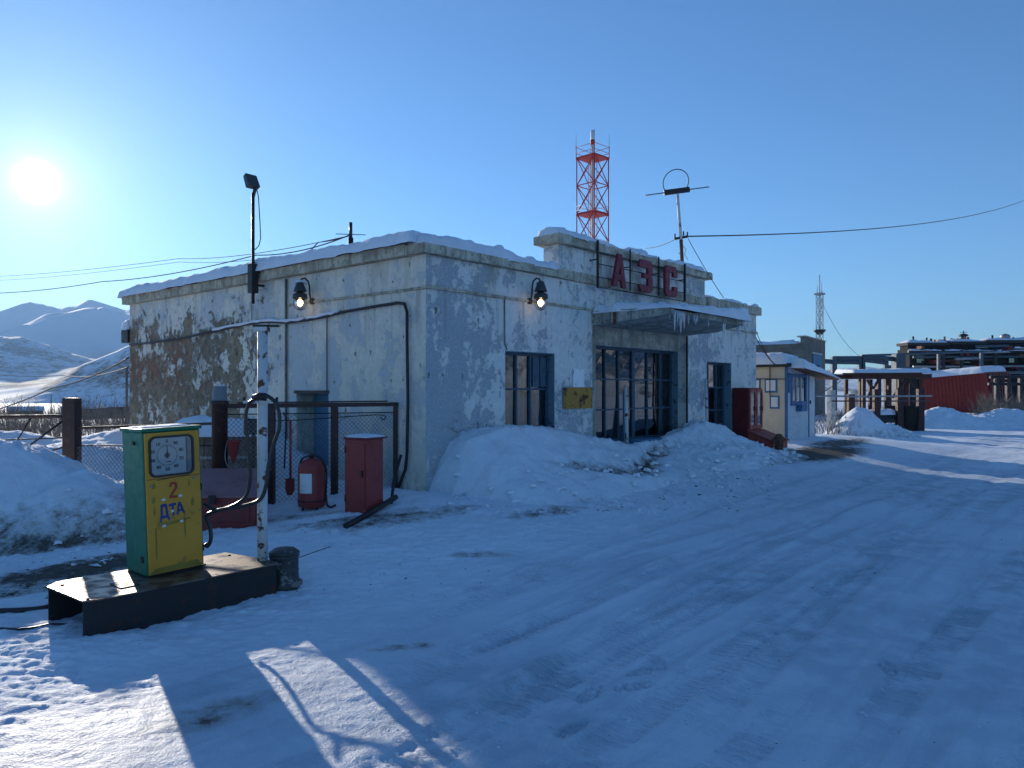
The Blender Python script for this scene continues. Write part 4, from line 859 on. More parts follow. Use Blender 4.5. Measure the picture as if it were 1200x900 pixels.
# round drum at the island's end
q = ground(328, 690); dm = thing('drum', 'small tarred metal drum at the end of the pump island', 'drum', (q.x - .0, q.y + .12, q.z), 0)
MB().lathe([(.155,-.03),(.155,.03),(.128,.05),(.122,.12),(.126,.13),(.122,.14),(.122,.24),(.132,.255),(.128,.275)], n=24).build('body', M['drum_black'], dm)
MB().lathe([(.130,.276),(.132,.29),(.09,.32),(.03,.33),(.0,.33)], n=24).build('lid', M['drum_black'], dm)
MB().bar((.13,.0,.24),(.36,.18,.30),.006).build('rod', M['wire'], dm)
# ------------------------------------------------------------------ yard fence between the station wall and the gate
F_E = Vector((-1.70, 10.40)); F_P = Vector((-3.67, 9.30)); F_G = Vector((-5.94, 10.0))
def fz(p): return gz1(p.x, p.y)
def chain_link(a, b, z0, z1, name, parent, s=.06, r=.0033):
    a, b = Vector(a), Vector(b); L = (b - a).length; H_ = z1 - z0; d = (b - a) / L; mb = MB(); k = -int(H_ / s) - 1
    while k * s < L:
        for sg_ in (1, -1):
            lo, hi = k * s, k * s + H_; c0, c1 = max(lo, 0), min(hi, L)
            if c1 - c0 > .02:
                za, zb = (c0 - lo), (c1 - lo)
                if sg_ < 0: za, zb = H_ - za, H_ - zb
                p, q = a + d * c0, a + d * c1; off = .003 * sg_
                mb.tube([(p.x, p.y + off, z0 + za), (q.x, q.y + off, z0 + zb)], r, 3, False, False)
        k += 1
    return mb.build(name, M['galvanised'], parent, kind='stuff')
f1 = thing('mesh_fence', 'dark brown pipe fence with chain link between bucket post and wall', 'fence')
def fp(px):                                         # point on the fence line under a pixel column
    r = ray(px, 500); d = F_P - F_E; t = (F_E.x - r.x * F_E.y) / (r.x * d.y - d.x); return F_E + d * t
for px, w in ((318, .085), (392, .085), (463.5, .06)):
    g = fp(px); MB().box(g.x - w/2, g.y - w/2, fz(g) - .2, g.x + w/2, g.y + w/2, 1.50).build('post', M['fence_brown'], f1)
a, b = F_P, fp(466); MB().bar((a.x, a.y, 1.525), (b.x, b.y, 1.525), .06, .055).build('top_rail', M['fence_brown'], f1)
c = fp(454); MB().bar((a.x + .2, a.y + .05, 1.565), (c.x, c.y - .02, 1.57), .04, .02).build('top_strip', M['fence_brown'], f1)
MB().tube([(a.x, a.y, 1.42), (b.x, b.y, 1.41)], .008, 6).build('tension_wire', M['steel_black'], f1)
c, d_ = fp(290), fp(440); MB().tube(smooth([(c.x, c.y - .03, 1.36), (fp(340).x, fp(340).y - .03, 1.33), (fp(400).x, fp(400).y - .03, 1.36), (d_.x, d_.y - .03, 1.38), (fp(452).x, fp(452).y - .04, 1.36), (fp(450).x, fp(450).y - .04, 1.31), (fp(446).x, fp(446).y - .03, 1.35)]), .007, 6).build('lead', M['cable'], f1)
chain_link((fp(266).x, fp(266).y), (fp(462).x, fp(462).y), .22, 1.40, 'chain_link', f1)
f2 = thing('mesh_fence', 'dark pipe fence with chain link beyond the fuel pump at left', 'fence')
MB().bar((F_G.x, F_G.y, 1.21), (F_P.x, F_P.y, 1.31), .034).build('top_rail', M['fence_brown'], f2)
MB().tube([(F_G.x, F_G.y, .98), (F_P.x, F_P.y, 1.03)], .009, 6).build('tension_wire', M['steel_black'], f2); chain_link(F_G, F_P, .12, .98, 'chain_link', f2, .065)
g = MB().box(F_G.x - .085, F_G.y - .085, fz(F_G) - .3, F_G.x + .085, F_G.y + .085, 1.62).build('gate_post', M['fence_brown'], None, .008); tag(g, 'thick dark brown square gate post above the left snow heap', 'post')
g = thing('bucket_post', 'dark round post carrying an upturned grey bucket behind the sand chest', 'post', (F_P.x, F_P.y, fz(F_P)), 0)
MB().lathe([(.095,-.2),(.095,1.35),(.11,1.36),(.11,1.40)], n=18).build('shaft', M['fence_brown'], g); MB().lathe([(.095,1.40),(.09,1.42),(.078,1.58),(.072,1.585),(.0,1.585)], n=18).build('bucket', M['bucket_grey'], g)
snow_strip(-.06,.06,-.06,.06,1.583,.018,71,g,'frost',step=.02)
gt = thing('yard_gate', 'open pipe gate with diagonal braces at the left edge', 'gate', (F_G.x, F_G.y, 0), 0)
def gp(px, py): w = at(px, py, 10.05); return Vector((w.x - F_G.x, w.y - F_G.y, w.z))
MB().tube(smooth([gp(-60,489), gp(0,488.5), (gp(50,488)), gp(68,488), gp(75,491), gp(77,497)]), .026, 8).build('top_tube', M['fence_brown'], gt); MB().tube([gp(77,497), gp(77,585)], .024, 8).build('end_tube', M['fence_brown'], gt)
MB().tube([gp(74,493), gp(20,533)], .014, 6).build('brace', M['steel_black'], gt); MB().tube([gp(36,490), gp(15,525)], .010, 6).build('brace', M['steel_black'], gt)
MB().tube([gp(-40,517), gp(77,513)], .010, 6).build('middle_rail', M['steel_black'], gt); MB().tube([gp(40,535), gp(77,523)], .012, 6).build('brace', M['steel_black'], gt)
MB().tube([gp(-60,575), gp(77,573)], .02, 6).build('bottom_tube', M['fence_brown'], gt)
# ------------------------------------------------------------------ fire-fighting gear by the fence
q = at(262, 606, 8.75); q.z = fz(q.xy)
ch = thing('sand_chest', 'dark red sand chest with sloping grey lid beside the fence', 'chest', q, .06)
MB().add([(-.48,-.28,-.06),(.44,-.28,-.06),(.44,.28,-.06),(-.48,.28,-.06),(-.48,-.28,.34),(.44,-.28,.34),(.44,.28,.56),(-.48,.28,.56)], [(0,3,2,1),(4,5,6,7),(0,1,5,4),(1,2,6,5),(2,3,7,6),(3,0,4,7)]).build('box', M['chest_red'], ch)
MB().add([(-.51,-.32,.335),(.47,-.32,.335),(.47,.31,.585),(-.51,.31,.585),(-.51,-.32,.36),(.47,-.32,.36),(.47,.31,.61),(-.51,.31,.61)], [(0,3,2,1),(4,5,6,7),(0,1,5,4),(1,2,6,5),(2,3,7,6),(3,0,4,7)]).build('lid', M['chest_lid'], ch, .004)
q = ground(362, 598); q.y += .12
ex = thing('fire_extinguisher', 'large red fire extinguisher with white label by the fence', 'fire extinguisher', q, -.05)
R = .165
MB().lathe([(R*.9,.03),(R,.05),(R,.09),(R*1.03,.095),(R*1.03,.12),(R,.125),(R,.50),(R*.97,.53),(R*.72,.59),(R*.35,.62),(.03,.63)], n=28).build('tank', M['fire_red'], ex)
MB().lathe([(R*1.02,.10),(R*1.05,.105),(R*1.05,.115),(R*1.02,.12)], n=28).build('band', M['steel_black'], ex)
MB().tube(smooth([(-.13,-.04,.56),(-.09,-.07,.63),(.0,-.05,.66),(.09,.0,.645),(.155,.02,.56),(.178,.03,.44),(.176,.03,.30),(.17,.03,.2)]), .013, 8).build('hose', M['rubber'], ex)
MB().lathe([(.028,.62),(.028,.66),(.018,.68),(.0,.68)], n=12).build('valve', M['steel_black'], ex)
LV = []
for k in range(7):
    g = math.radians(-128 + k * 9.5)
    for z in (.21, .45): LV.append(((R + .003) * math.cos(g), (R + .003) * math.sin(g), z))
MB().add(LV, [(2*k, 2*k+2, 2*k+3, 2*k+1) for k in range(6)]).build('label_sticker', M['paper'], ex)
for x in (-.09, .09): MB().tube([(x, -.06, -.04), (x, -.06, .05)], .012, 6).build('foot', M['steel_black'], ex)
MB().tube(smooth([(.17,.03,.2),(.2,-.02,.06),(.26,-.05,.03),(.3,.0,.05)]), .014, 8).build('nozzle_hose', M['rubber'], ex)
s0 = fp(342); sh = thing('fire_shovel', 'red fire shovel hanging on the mesh fence', 'shovel', (s0.x, s0.y - .06, 0), 0); zt = lambda py: EYE + (HORIZON - py) / FPX * s0.y
MB().tube([(0,0,zt(492)),(0,0,zt(562))], .016, 8).build('handle', M['fire_red'], sh)
MB().prism([(-.065,.0),(.05,.0),(.055,-.14),(.02,-.22),(-.04,-.22),(-.07,-.14)], -.008, .008, Matrix.Translation((0, 0, zt(560))) @ FX).build('blade', M['fire_red'], sh, .003)
MB().tube(smooth([(-.09,-.01,zt(483)),(-.05,-.02,zt(492)),(-.055,-.02,zt(510)),(-.065,-.02,zt(530)),(-.075,-.02,zt(548))]), .011, 6).build('hook_rod', M['steel_black'], sh)
s0 = fp(280); cb = thing('fire_bucket', 'red cone shaped fire bucket hanging at the fence', 'bucket', (s0.x, s0.y - .18, EYE + (HORIZON - 541) / FPX * s0.y), 0)
MB().lathe([(.004,0),(.03,.05),(.083,.27),(.09,.275),(.083,.285),(.07,.275),(.0,.26)], n=18).build('cone', M['fire_red'], cb); MB().tube(smooth([(-.085,0,.26),(-.1,-.02,.1),(-.07,-.03,-.02),(0,-.03,-.05),(.06,-.02,-.02)]), .005, 5).build('handle', M['galvanised'], cb)
q = ground(424, 600); rb = thing('fire_box', 'tall upright red fire hose box in front of the mesh fence', 'box', (q.x, q.y + .1, q.z), -.52)
MB().prism([(-.17,-.14),(.17,-.14),(.17,.16),(.06,.22),(-.17,.22)], -.05, .86, None).build('body', M['fire_red'], rb, .006)
MB().box(-.182,-.152,.86,.182,.232,.885).build('lid', M['dark_red'], rb, .004); MB().box(-.145,-.150,.05,.145,-.141,.82).build('door', M['fire_red'], rb, .003); MB().box(.10,-.165,.42,.12,-.15,.50).build('handle', M['steel_black'], rb)
for z in (.12, .70): MB().tube([(-.15,-.156,z),(-.15,-.156,z + .08)], .009, 6).build('hinge', M['dark_red'], rb)
MB().box(-.06,-.345,.27,.02,-.324,.37).build('hasp', M['steel_black'], ch); MB().box(-.47,-.296,.02,.43,-.282,.05).build('bottom_batten', M['chest_red'], ch)
for x in (-.40,.36): MB().box(x - .02,-.296,.05,x + .02,-.282,.33).build('batten', M['chest_red'], ch)
snow_strip(-.18,.18,-.14,.22,.886,.03,101,rb,'frost',step=.03)
# crate with snow and a small meter box behind the mesh
q = at(262, 552, 10.6); cr = thing('wooden_crate', 'weathered plank crate under snow behind the mesh fence', 'crate', (q.x, q.y, fz(q.xy)), .15)
for k in range(6): MB().box(-.55 + k * .185, -.32, .0, -.55 + k * .185 + .175, -.30, .84 + .02 * (k % 2)).build('plank', M['wood_grey'], cr)
for k in range(3): MB().box(.545, -.29 + k * .2, .0, .565, -.10 + k * .2, .84).build('plank', M['wood_grey'], cr)
MB().box(-.54, -.29, .0, .54, .30, .80).build('inner_box', M['wood_grey'], cr); snow_strip(-.62, .62, -.38, .36, .83, .22, 77, cr, 'snow_cap', ragged=.3)
MB().box(-.56,-.335,.5,.56,-.322,.54).build('batten', M['galvanised'], cr)
q = fp(289); mx_ = thing('meter_box', 'small dark grey meter box on a stake behind the mesh', 'box', (q.x, q.y + .25, fz(q)), 0)
MB().box(-.11,-.06,.92,.11,.06,1.12).build('case', M['lamp_grey'], mx_, .006); MB().box(-.02,-.02,-.1,.02,.02,.92).build('stake', M['trim_rust'], mx_)
# loose things lying on the snow
a, b = ground(405, 620), ground(464, 591); lp = tag(MB().tube([a + Vector((0,0,.03)), a.lerp(b, .5) + Vector((0,0,.05)), b + Vector((0,0,.09))], .035, 8).build('loose_pipe', M['steel_black']), 'black pipe lying on the ice at the station corner', 'pipe')
a, b = ground(458, 592), ground(466, 588); tag(MB().tube([a + Vector((0,0,-.02)), at(462, 560, 9.75), at(470, 533, 9.85)], .02, 6).build('leaning_bar', M['steel_black']), 'thin dark bar propped against the last fence post', 'bar')
P = [ground(px, py) + Vector((0,0,.02)) for px, py in ((-30,722),(0,719),(25,718),(48,716),(66,711))]; tag(MB().tube(smooth(P), .022, 8).build('ground_hose', M['ground_cable']), 'dark hose running over the snow to the pump island end', 'hose')
P = [ground(px, py) + Vector((0,0,.01)) for px, py in ((0,738),(20,739),(40,737),(62,733),(90,735))]; tag(MB().tube(smooth(P), .010, 6).build('ground_cable', M['ground_cable']), 'thin cable half sunk in snow left of the island', 'cable')
# ------------------------------------------------------------------ kiosk beyond the station
K = at(922, 518, 20.0); K.z = gz1(K.x, K.y)
kk = thing('kiosk', 'small cream kiosk with blue window under deep roof snow', 'kiosk', K, ANG)      # local x along the front, y back
KW, KD, KH = 2.25, 3.6, 1.98
MB().box(0, 0, -.2, .06, KD, KH).build('side_wall', M['kiosk_cream'], kk); MB().box(.061, KD - .06, -.2, KW, KD, KH).build('back_wall', M['kiosk_cream'], kk); MB().box(KW - .06, .06, -.2, KW, KD - .061, KH).build('end_wall', M['kiosk_white'], kk)
mb = MB(); wall_cells(mb, KW, -.2, KH, 0.004, .06, [(.28, 1.55, .92, 1.80)], False, .061); mb.build('front_wall', M['kiosk_white'], kk)
MB().box(-.012, -.014, -.2, .05, -.001, KH).box(-.014, -.012, -.2, -.002, .05, KH).build('corner_trim', M['kiosk_blue'], kk)
kw = MB().box(.28,-.02,.92,.40,.05,1.80).box(1.43,-.02,.92,1.55,.05,1.80).box(.40,-.02,1.70,1.43,.05,1.80).box(.40,-.02,.92,1.43,.05,1.04).build('window', M['kiosk_blue'], kk)
for x in (.73, 1.08): MB().box(x - .02, -.015, 1.04, x + .02, .04, 1.70).build('mullion', M['kiosk_white'], kw)
for a, b in ((.40,.71),(.75,1.06),(1.10,1.43)): MB().box(a, .012, 1.04, b, .016, 1.70).build('pane', M['window_glass'], kw)
drape(.4, 1.43, .95, 1.72, .16, 6, kw, 9)
MB().box(.7, -.16, .76, 1.15, -.021, .92).build('counter_tray', M['kiosk_blue'], kk)
kd = MB().box(1.72, -.012, .0, 2.18, .003, 1.86).build('door', M['kiosk_white'], kk); MB().box(1.69,-.018,.0,1.72,.0035,1.89).box(2.18,-.018,.0,2.21,.0035,1.89).build('door_frame', M['kiosk_blue'], kd); MB().box(1.77,-.04,.95,1.80,-.012,1.05).build('handle', M['steel_black'], kd)
MB().box(-.12, -.1, KH, KW + .1, KD + .1, KH + .10).build('roof', M['roof_felt'], kk); snow_strip(-.18, .95, -.05, KD + .15, KH + .09, .30, 81, kk, ragged=.18)
aw = MB().add([(.10,-.42,KH - .10),(KW + .8,-.42,KH - .34),(KW + .8,.3,KH - .30),(.10,.3,KH + .06),(.10,-.42,KH - .06),(KW + .8,-.42,KH - .30),(KW + .8,.3,KH - .26),(.10,.3,KH + .10)], [(0,3,2,1),(4,5,6,7),(0,1,5,4),(1,2,6,5),(2,3,7,6),(3,0,4,7)]).build('awning', M['trim_rust'], kk)
def awning_snow():
    A, B = np.meshgrid(np.linspace(0, 1, 60), np.linspace(0, 1, 16)); X = .05 + (KW + .8) * A; Y = -.48 + .85 * B
    e = np.minimum(np.minimum(A * 3.7, (1 - A) * 3.7), np.minimum(B, 1 - B) * 1.05); rim = np.clip(e / .22, 0, 1)
    Zs = KH - .05 - .24 * A + .04 * B + np.sqrt(np.clip(1 - (1 - rim) ** 2, 0, 1)) * (.30 - .24 * A + .05 * fbm(X * 2, Y * 2, 3, 4)) ; grid_mesh('awning_snow', X, Y, Zs, M['snow_roof'], aw)
awning_snow()
for y, z, w, h in ((.72,1.30,.34,.36),(.26,1.30,.34,.36),(.66,.72,.42,.50),(.20,.86,.26,.34)):
    n_ = MB().box(-.02, y, z - .02, -.003, y + w, z + h).build('notice_board', M['kiosk_blue'], kk); MB().box(-.026, y + .04, z + .03, -.0205, y + w - .04, z + h - .04).build('notice_sheet', M['paper'], n_)
MB().box(-.026, .70, 1.23, -.003, .98, 1.27).build('red_mark', M['ink_red'], kk)
MB().box(.09,-.02,1.28,.25,-.003,1.82).build('notice_board', M['kiosk_blue'], kk)
for y in (.95, 1.35): MB().box(-.012, y, 1.52 + .35, -.003, y + .14, 1.70 + .30).build('vent', M['paper'], kk)
MB().tube([(-.03,.45,2.0),(-.03,.45,1.2)], .012, 6).tube([(-.03,.05,1.65),(-.03,1.8,1.68)], .010, 6).build('conduit', M['cable'], kk)
q = ground(913, 531); hy = thing('hydrant', 'low rusty red standpipe at the foot of the kiosk', 'standpipe', q, 0)
MB().lathe([(.09,-.05),(.09,.25),(.12,.27),(.12,.33),(.06,.42),(.0,.44)], n=14).build('body', M['trim_rust'], hy); MB().bar((-.16,0,.30),(.16,0,.30),.05).build('cross_pipe', M['trim_rust'], hy)
# ------------------------------------------------------------------ barrier, posts, bin, shed
def conc_post(px, ytop, ybase, lab, w=.2):
    q = ground(px, ybase); h = EYE + (HORIZON - ytop) / FPX * q.y - q.z; o = MB().prism([(-w/2,-w/2),(w/2,-w/2),(w/2,w/2),(-w/2,w/2)], -.2, h).build('gate_post', M['post_concrete'], None, .02); o.location = q; o.rotation_euler = (0, 0, .5); tag(o, lab, 'post', 'gate posts'); return o
conc_post(974, 457, 512, 'pale concrete gate post just right of the kiosk', .22); conc_post(1001, 457, 497, 'pale concrete gate post farther back by the tank', .26)
br = thing('barrier_pipe', 'thin pale barrier pipe running from the kiosk past the gate posts', 'barrier')
a, b = at(893, 463, 20.5), at(1092, 464, 27.0); MB().tube([a, a.lerp(b, .5) - Vector((0,0,.03)), b], .028, 8).build('pipe', M['galvanised'], br); a, b = at(975, 470, 24.2), at(1090, 470, 27.2); MB().tube([a, b], .022, 8).build('pipe', M['trestle_brown'], br)
for i, (px, d) in enumerate(((997, 29.5), (1027, 29.6), (1054, 29.8), (1078.5, 30.0))):
    q = at(px, 455, d); g = gz1(q.x, q.y); tag(MB().box(q.x - .12, q.y - .1, g - .3, q.x + .12, q.y + .1, EYE + (HORIZON - (456 if i != 0 else 462)) / FPX * d).build('fence_post', M['trestle_brown']), ('dark post behind the far concrete gate post', 'dark post left of the black bin by the pipe trestle', 'dark post standing right behind the black bin', 'dark post touching the red shed end')[i], 'post', 'dark steel posts')
q = ground(1066, 506); bn = thing('waste_bin', 'black steel waste bin at the roadside', 'bin', (q.x, q.y + .5, q.z), -.62)
MB().add([(-.46,-.42,-.1),(.46,-.42,-.1),(.46,.42,-.1),(-.46,.42,-.1),(-.53,-.48,1.0),(.53,-.48,1.0),(.53,.48,1.0),(-.53,.48,1.0)], [(0,3,2,1),(0,1,5,4),(1,2,6,5),(2,3,7,6),(3,0,4,7)]).build('body', M['bin_black'], bn)
for a in ((-.55,-.5,.96,.55,-.47,1.03),(-.55,.47,.96,.55,.5,1.03),(-.55,-.47,.96,-.52,.47,1.03),(.52,-.47,.96,.55,.47,1.03)): MB().box(*a).build('rim', M['bin_black'], bn)
MB().box(.50,-.25,.0,.56,.3,1.0).build('side_rib', M['bin_black'], bn)
# tilted red shed
SD = 58.0
q = at(1083, 478, SD); sd = thing('red_shed', 'tilted dark red metal shed with thick snow on its roof', 'shed', (q.x, q.y, gz1(q.x, q.y)), .10)
sd.rotation_euler = (math.radians(2), math.radians(-4.5), -.98)
wS, hS = 4.75, 2.55
MB().box(0, 0, -.6, wS, 3.4, hS).build('body', M['container_red'], sd)
for k in range(16): x = .08 + k * .27; MB().box(x, -.03, -.5, x + .06, -.001, hS - .04).build('front_rib', M['container_red'], sd)
for k in range(9): y = .1 + k * .37; MB().box(wS + .031, y, -.6, wS + .22, y + .16, hS - .1).build('side_slat', M['dark_red'], sd)
MB().box(wS + .001, .0, -.6, wS + .03, 3.4, hS).build('side_panel', M['steel_black'], sd)
MB().box(-.1,-.12,hS,wS + .12,3.5,hS + .07).build('roof', M['container_red'], sd); snow_strip(-.2, wS - .1, -.22, 3.5, hS + .06, .50, 91, sd, ragged=.08, step=.1)
# trestle / loading ramp with snow on it
TD = 36.0
tr_ = thing('pipe_trestle', 'brown steel loading trestle with snow on its flat deck', 'trestle', at(1045, 470, TD) * 1.0, 0); O = tr_.location.copy()
def tp(px, py, d=TD): return at(px, py, d) - O
a, b = tp(998, 441, 37), tp(1092, 441, 35.5)
for dy in (0, 1.9): MB().bar(a + Vector((0,dy,0)), b + Vector((0,dy,0)), .12, .22).build('beam', M['trestle_brown'], tr_)
MB().bar(a + Vector((0,.95,.14)), b + Vector((0,.95,.14)), 2.2, .06).build('deck', M['trestle_brown'], tr_)
A_, B_ = np.meshgrid(np.linspace(0, 1, 90), np.linspace(0, 1, 12)); e = np.minimum(np.minimum(A_, 1 - A_) * 4, np.minimum(B_, 1 - B_) * 2.2); rim = np.clip(e / .15, 0, 1)
grid_mesh('deck_snow', a.x + (b.x - a.x) * A_, a.y - .18 + (b.y - a.y) * A_ + 2.3 * B_, a.z + .16 + np.sqrt(np.clip(1 - (1 - rim) ** 2, 0, 1)) * (.20 + .06 * fbm(A_ * 9, B_ * 2, 3, 2)), M['snow_roof'], tr_)
for k, px in enumerate((1012, 1030, 1042, 1062, 1078)):
    for dy in (.0, 1.9): p = tp(px, 444, 36.3 + .0 * k) + Vector((0, dy, 0)); MB().bar(p, (p.x, p.y, -2.2), .16, .16, (0,1,0)).build('column', M['trestle_brown'], tr_)
for x0, x1 in ((1016,1030),(1030,1016),(1062,1046),(1064,1084)): MB().bar(tp(x0, 445, 36), tp(x1, 466, 36), .10).build('brace', M['trestle_brown'], tr_)
q = at(1028, 480, 30); tk = thing('buried_tank', 'dark half buried tank in the snow behind the heap', 'tank', (q.x, q.y, gz1(q.x, q.y)), .3)
MB().lathe([(.0,-1.0),(.35,-.95),(.45,-.8),(.45,.8),(.35,.95),(.0,1.0)], (0,0,0), 20, M=Matrix.Translation((0,0,.35)) @ Matrix.Rotation(math.radians(90), 4, 'Y')).build('shell', M['steel_black'], tk); snow_strip(-.9, .9, -.34, .34, .70, .2, 93, tk, 'snow_cap')
# ------------------------------------------------------------------ elevated heating pipelines
def pipeline(lab, D, runs, posts, r, mat='pipe_teal'):
    o = thing('pipeline', lab, 'pipeline', at(posts[0][0], 470, D), 0, 'overhead pipelines'); O_ = o.location.copy(); P_ = lambda px, py, dd=0: at(px, py, D + dd) - O_
    for run in runs: MB().tube([P_(*p) for p in run], r, 8).build('pipe', M[mat], o)
    for px, py, w in posts: p = P_(px, py); g = gz1(p.x + O_.x, D) - O_.z; MB().box(p.x - w, p.y - w, g - .3, p.x + w, p.y + w, p.z).build('post', M[mat], o)
    return o
pipeline('blue grey pipeline on square arches left of the dark works', 62.0, [[(960,423),(976,424)],[(976,420),(1009,420)],[(976,424),(1009,424.5)],[(1010,418),(1052,421)],[(1011,421.5),(1040,425)]], [(977,418,.20),(1008,418,.16),(1011,416,.16),(1038,421,.16),(1053,415,.40)], .20)
pipeline('thin snow lined pipeline over the trestle toward the works', 68.0, [[(1010,416.5),(1050,415.5),(1100,413.5),(1150,412)],[(1045,440),(1110,437),(1210,436)],[(1042,430),(1075,432)]], [(1042,428,.18),(1047,416,.14),(1100,414,.12),(1150,412,.12)], .10)
pipeline('low pipe frame with snow on top at the right edge', 50.0, [[(1160,442),(1210,441)],[(1158,450),(1210,450)],[(1165,446),(1180,446)]], [(1168,442,.12),(1181,441,.12),(1196,441,.12)], .10, 'steel_black')
# ------------------------------------------------------------------ dark industrial works in the distance
WD = 95.0
wk = thing('industrial_works', 'long dark industrial works building with snowy stepped roofs', 'building', at(1130, 470, WD), 0); O = wk.location.copy(); gw = gz1(O.x, WD) - O.z
def wp(px, py): q = at(px, py, WD); return q.x - O.x, q.z - O.z
def block(x0, x1, yt, dep, off, name, mat, yb=None):
    a, zt_ = wp(x0, yt); b, _ = wp(x1, yt); zb = gw - 1 if yb is None else wp(x0, yb)[1]; return MB().box(a, off, zb, b, off + dep, zt_).build(name, M[mat], wk)
block(1066, 1330, 409, 3, 0, 'lower_hall', 'dark_render'); block(1068, 1330, 402, 2, .8, 'upper_hall', 'dark_render', 409.0); 
for x0, x1, yt in ((1068,1116,400.5),(1117,1160,399),(1161,1330,397.5)):
    a, z = wp(x0, yt); b, _ = wp(x1, yt); MB().box(a - .2, .5, z - .42, b, 3.3, z - .05).build('roof_slab', M['roof_felt'], wk); snow_strip(a - .2, b, .4, 3.2, z - .06, .28, int(x0), wk, step=.5, ragged=.6)
a, z = wp(1066, 411); b, _ = wp(1330, 411); MB().box(a - .3, -.35, z - .25, b, -.002, z).build('eaves', M['steel_black'], wk); snow_strip(a - .3, b, -.4, .0, z, .12, 7, wk, step=.25, ragged=1.0)
for k in range(14):
    px = 1072 + k * 18; a, z1 = wp(px, 415 + rnd.random()); b, z0 = wp(px + 10, 426)
    if a < wp(1320, 400)[0]: w_ = MB().box(a, -.25, z0, b, -.001, z1).build('window', M['steel_black'], wk); MB().box(a + .12, -.28, z0 + .12, b - .12, -.251, z1 - .12).build('pane', M['dark_render' if k % 3 else 'window_glass'], w_)
for px, yt, w, h, mt in ((1112,397,9,9,'dark_red'),(1124,398,4,4,'dark_red'),(1138,400,4,8,'dark_red'),(1143,394,3.0,6,'steel_black'),(1077,400,2.5,3,'steel_black'),(1087,400,2.2,2,'steel_black'),(1083,411,6,3,'trim_rust'),(1105,422,10,2,'trim_rust'),(1134,416,4,6,'dark_red')):
    a, z1 = wp(px - w / 2, yt); b, z0 = wp(px + w / 2, yt + h); o_ = 1.5 if yt < 410 else -.9; MB().box(a, o_, z0, b, o_ + 2.5 if yt < 410 else -.36, z1).build('roof_box' if yt < 410 else 'wall_box', M[mt], wk); 
a, z = wp(1143, 393); MB().lathe([(.28,-.6),(.28,.0),(.55,.05),(.55,.25),(.2,.4),(.0,.42)], (a, 2.5, z), 12).build('roof_vent', M['steel_black'], wk)
a, z = wp(1190, 396); MB().lathe([(.05,-.8),(.08,-.1),(.5,.0),(.62,.3),(.5,.55),(.0,.7)], (a, 2, z), 14).build('roof_dome', M['galvanised'], wk)
for px, yt in ((1157, 384), (1133, 391), (1136.5, 395)):
    a, z = wp(px, yt); _, zb = wp(px, 402); MB().tube([(a, 5, zb), (a, 5, z)], .06, 6).build('roof_mast', M['steel_black'], wk)
a, z = wp(1157, 386); MB().bar((a - .5, 5, z), (a + .5, 5, z), .05).bar((a - .3, 5, z - .5), (a + .3, 5, z - .5), .05).build('mast_arm', M['steel_black'], wk)
for py in (419, 430, 437.5):
    a, z = wp(1064, py); b, z2 = wp(1330, py - 1); MB().tube([(a, -1.2, z), (b, -1.2, z2)], .16, 6).build('wall_pipe', M['pipe_teal' if py < 430 else 'galvanised'], wk)
for px in (1098, 1119, 1158, 1196): a, z = wp(px, 411); MB().box(a - .18, -1.5, gw - .5, a + .18, -1.36, z).build('column', M['steel_black'], wk)
for k in range(9):
    px = 1075 + k * 15; a, z1 = wp(px, 428); b, z0 = wp(px + 12, 441); MB().box(a, -.15, z0, b, -.001, z1).build('wall_panel', M['dark_render' if k % 2 else 'pipe_teal'], wk)
rw = random.Random(9)
for k in range(26):
    px = rw.uniform(1070, 1215); py = rw.uniform(404, 440); a, z1 = wp(px, py); b, z0 = wp(px + rw.uniform(2, 9), py + rw.uniform(1.5, 6)); MB().box(a, -1.0 - rw.random(), z0, b, -.5, z1).build('duct_box', M[rw.choice(('steel_black','pipe_teal','trim_rust','dark_red','steel_black'))], wk)
for k in range(9):
    px = rw.uniform(1068, 1200); py = rw.uniform(405, 436); a, z = wp(px, py); b, z2 = wp(px + rw.uniform(12, 40), py - rw.uniform(-.5, 1)); MB().tube([(a, -1.9, z), (b, -1.9, z2)], rw.uniform(.08, .22), 6).build('steam_pipe', M[rw.choice(('pipe_teal','steel_black','galvanised'))], wk); snow_strip(a, b, -2.0, -1.8, z + .12, .09, k, wk, 'pipe_snow', step=.2, ragged=.9) if k % 2 and b > a else None
for k in range(12):
    px = rw.uniform(1070, 1200); a, z = wp(px, rw.uniform(397, 401)); MB().tube([(a, 1.5, z - 1.0), (a, 1.5, z + rw.uniform(.1, .6))], rw.uniform(.06, .16), 6).build('roof_stub', M['steel_black'], wk)
# ------------------------------------------------------------------ grey brick building and lattice mast behind the kiosk
GD = 46.0; q = at(944, 470, GD); gb = thing('brick_building', 'grey brick building with raised end behind the kiosk', 'building', (q.x, q.y, gz1(q.x, q.y)), ANG + .12)
zq = lambda py: EYE + (HORIZON - py) / FPX * GD - gz1(q.x, q.y)
MB().box(.0, .3, -1, 6.0, 9.0, zq(402.5)).build('long_wing', M['grey_brick'], gb) ; MB().box(-.02, .0, -1, 6.0, .298, zq(394.5)).build('end_wall', M['grey_brick'], gb)
MB().box(-.05, 9.001, -1, .3, 16.0, zq(401.0)).build('side_wing', M['grey_brick'], gb); MB().box(-.02, .3, -1, -.001, 9.0, zq(401.8)).build('side_skin', M['grey_brick'], gb)
MB().box(-.1, -.05, zq(394.5), 6.1, .5, zq(393.2)).build('coping', M['cornice'], gb); snow_strip(-.1, 2.5, .5, 16, zq(402.2), .2, 4, gb, step=.25)
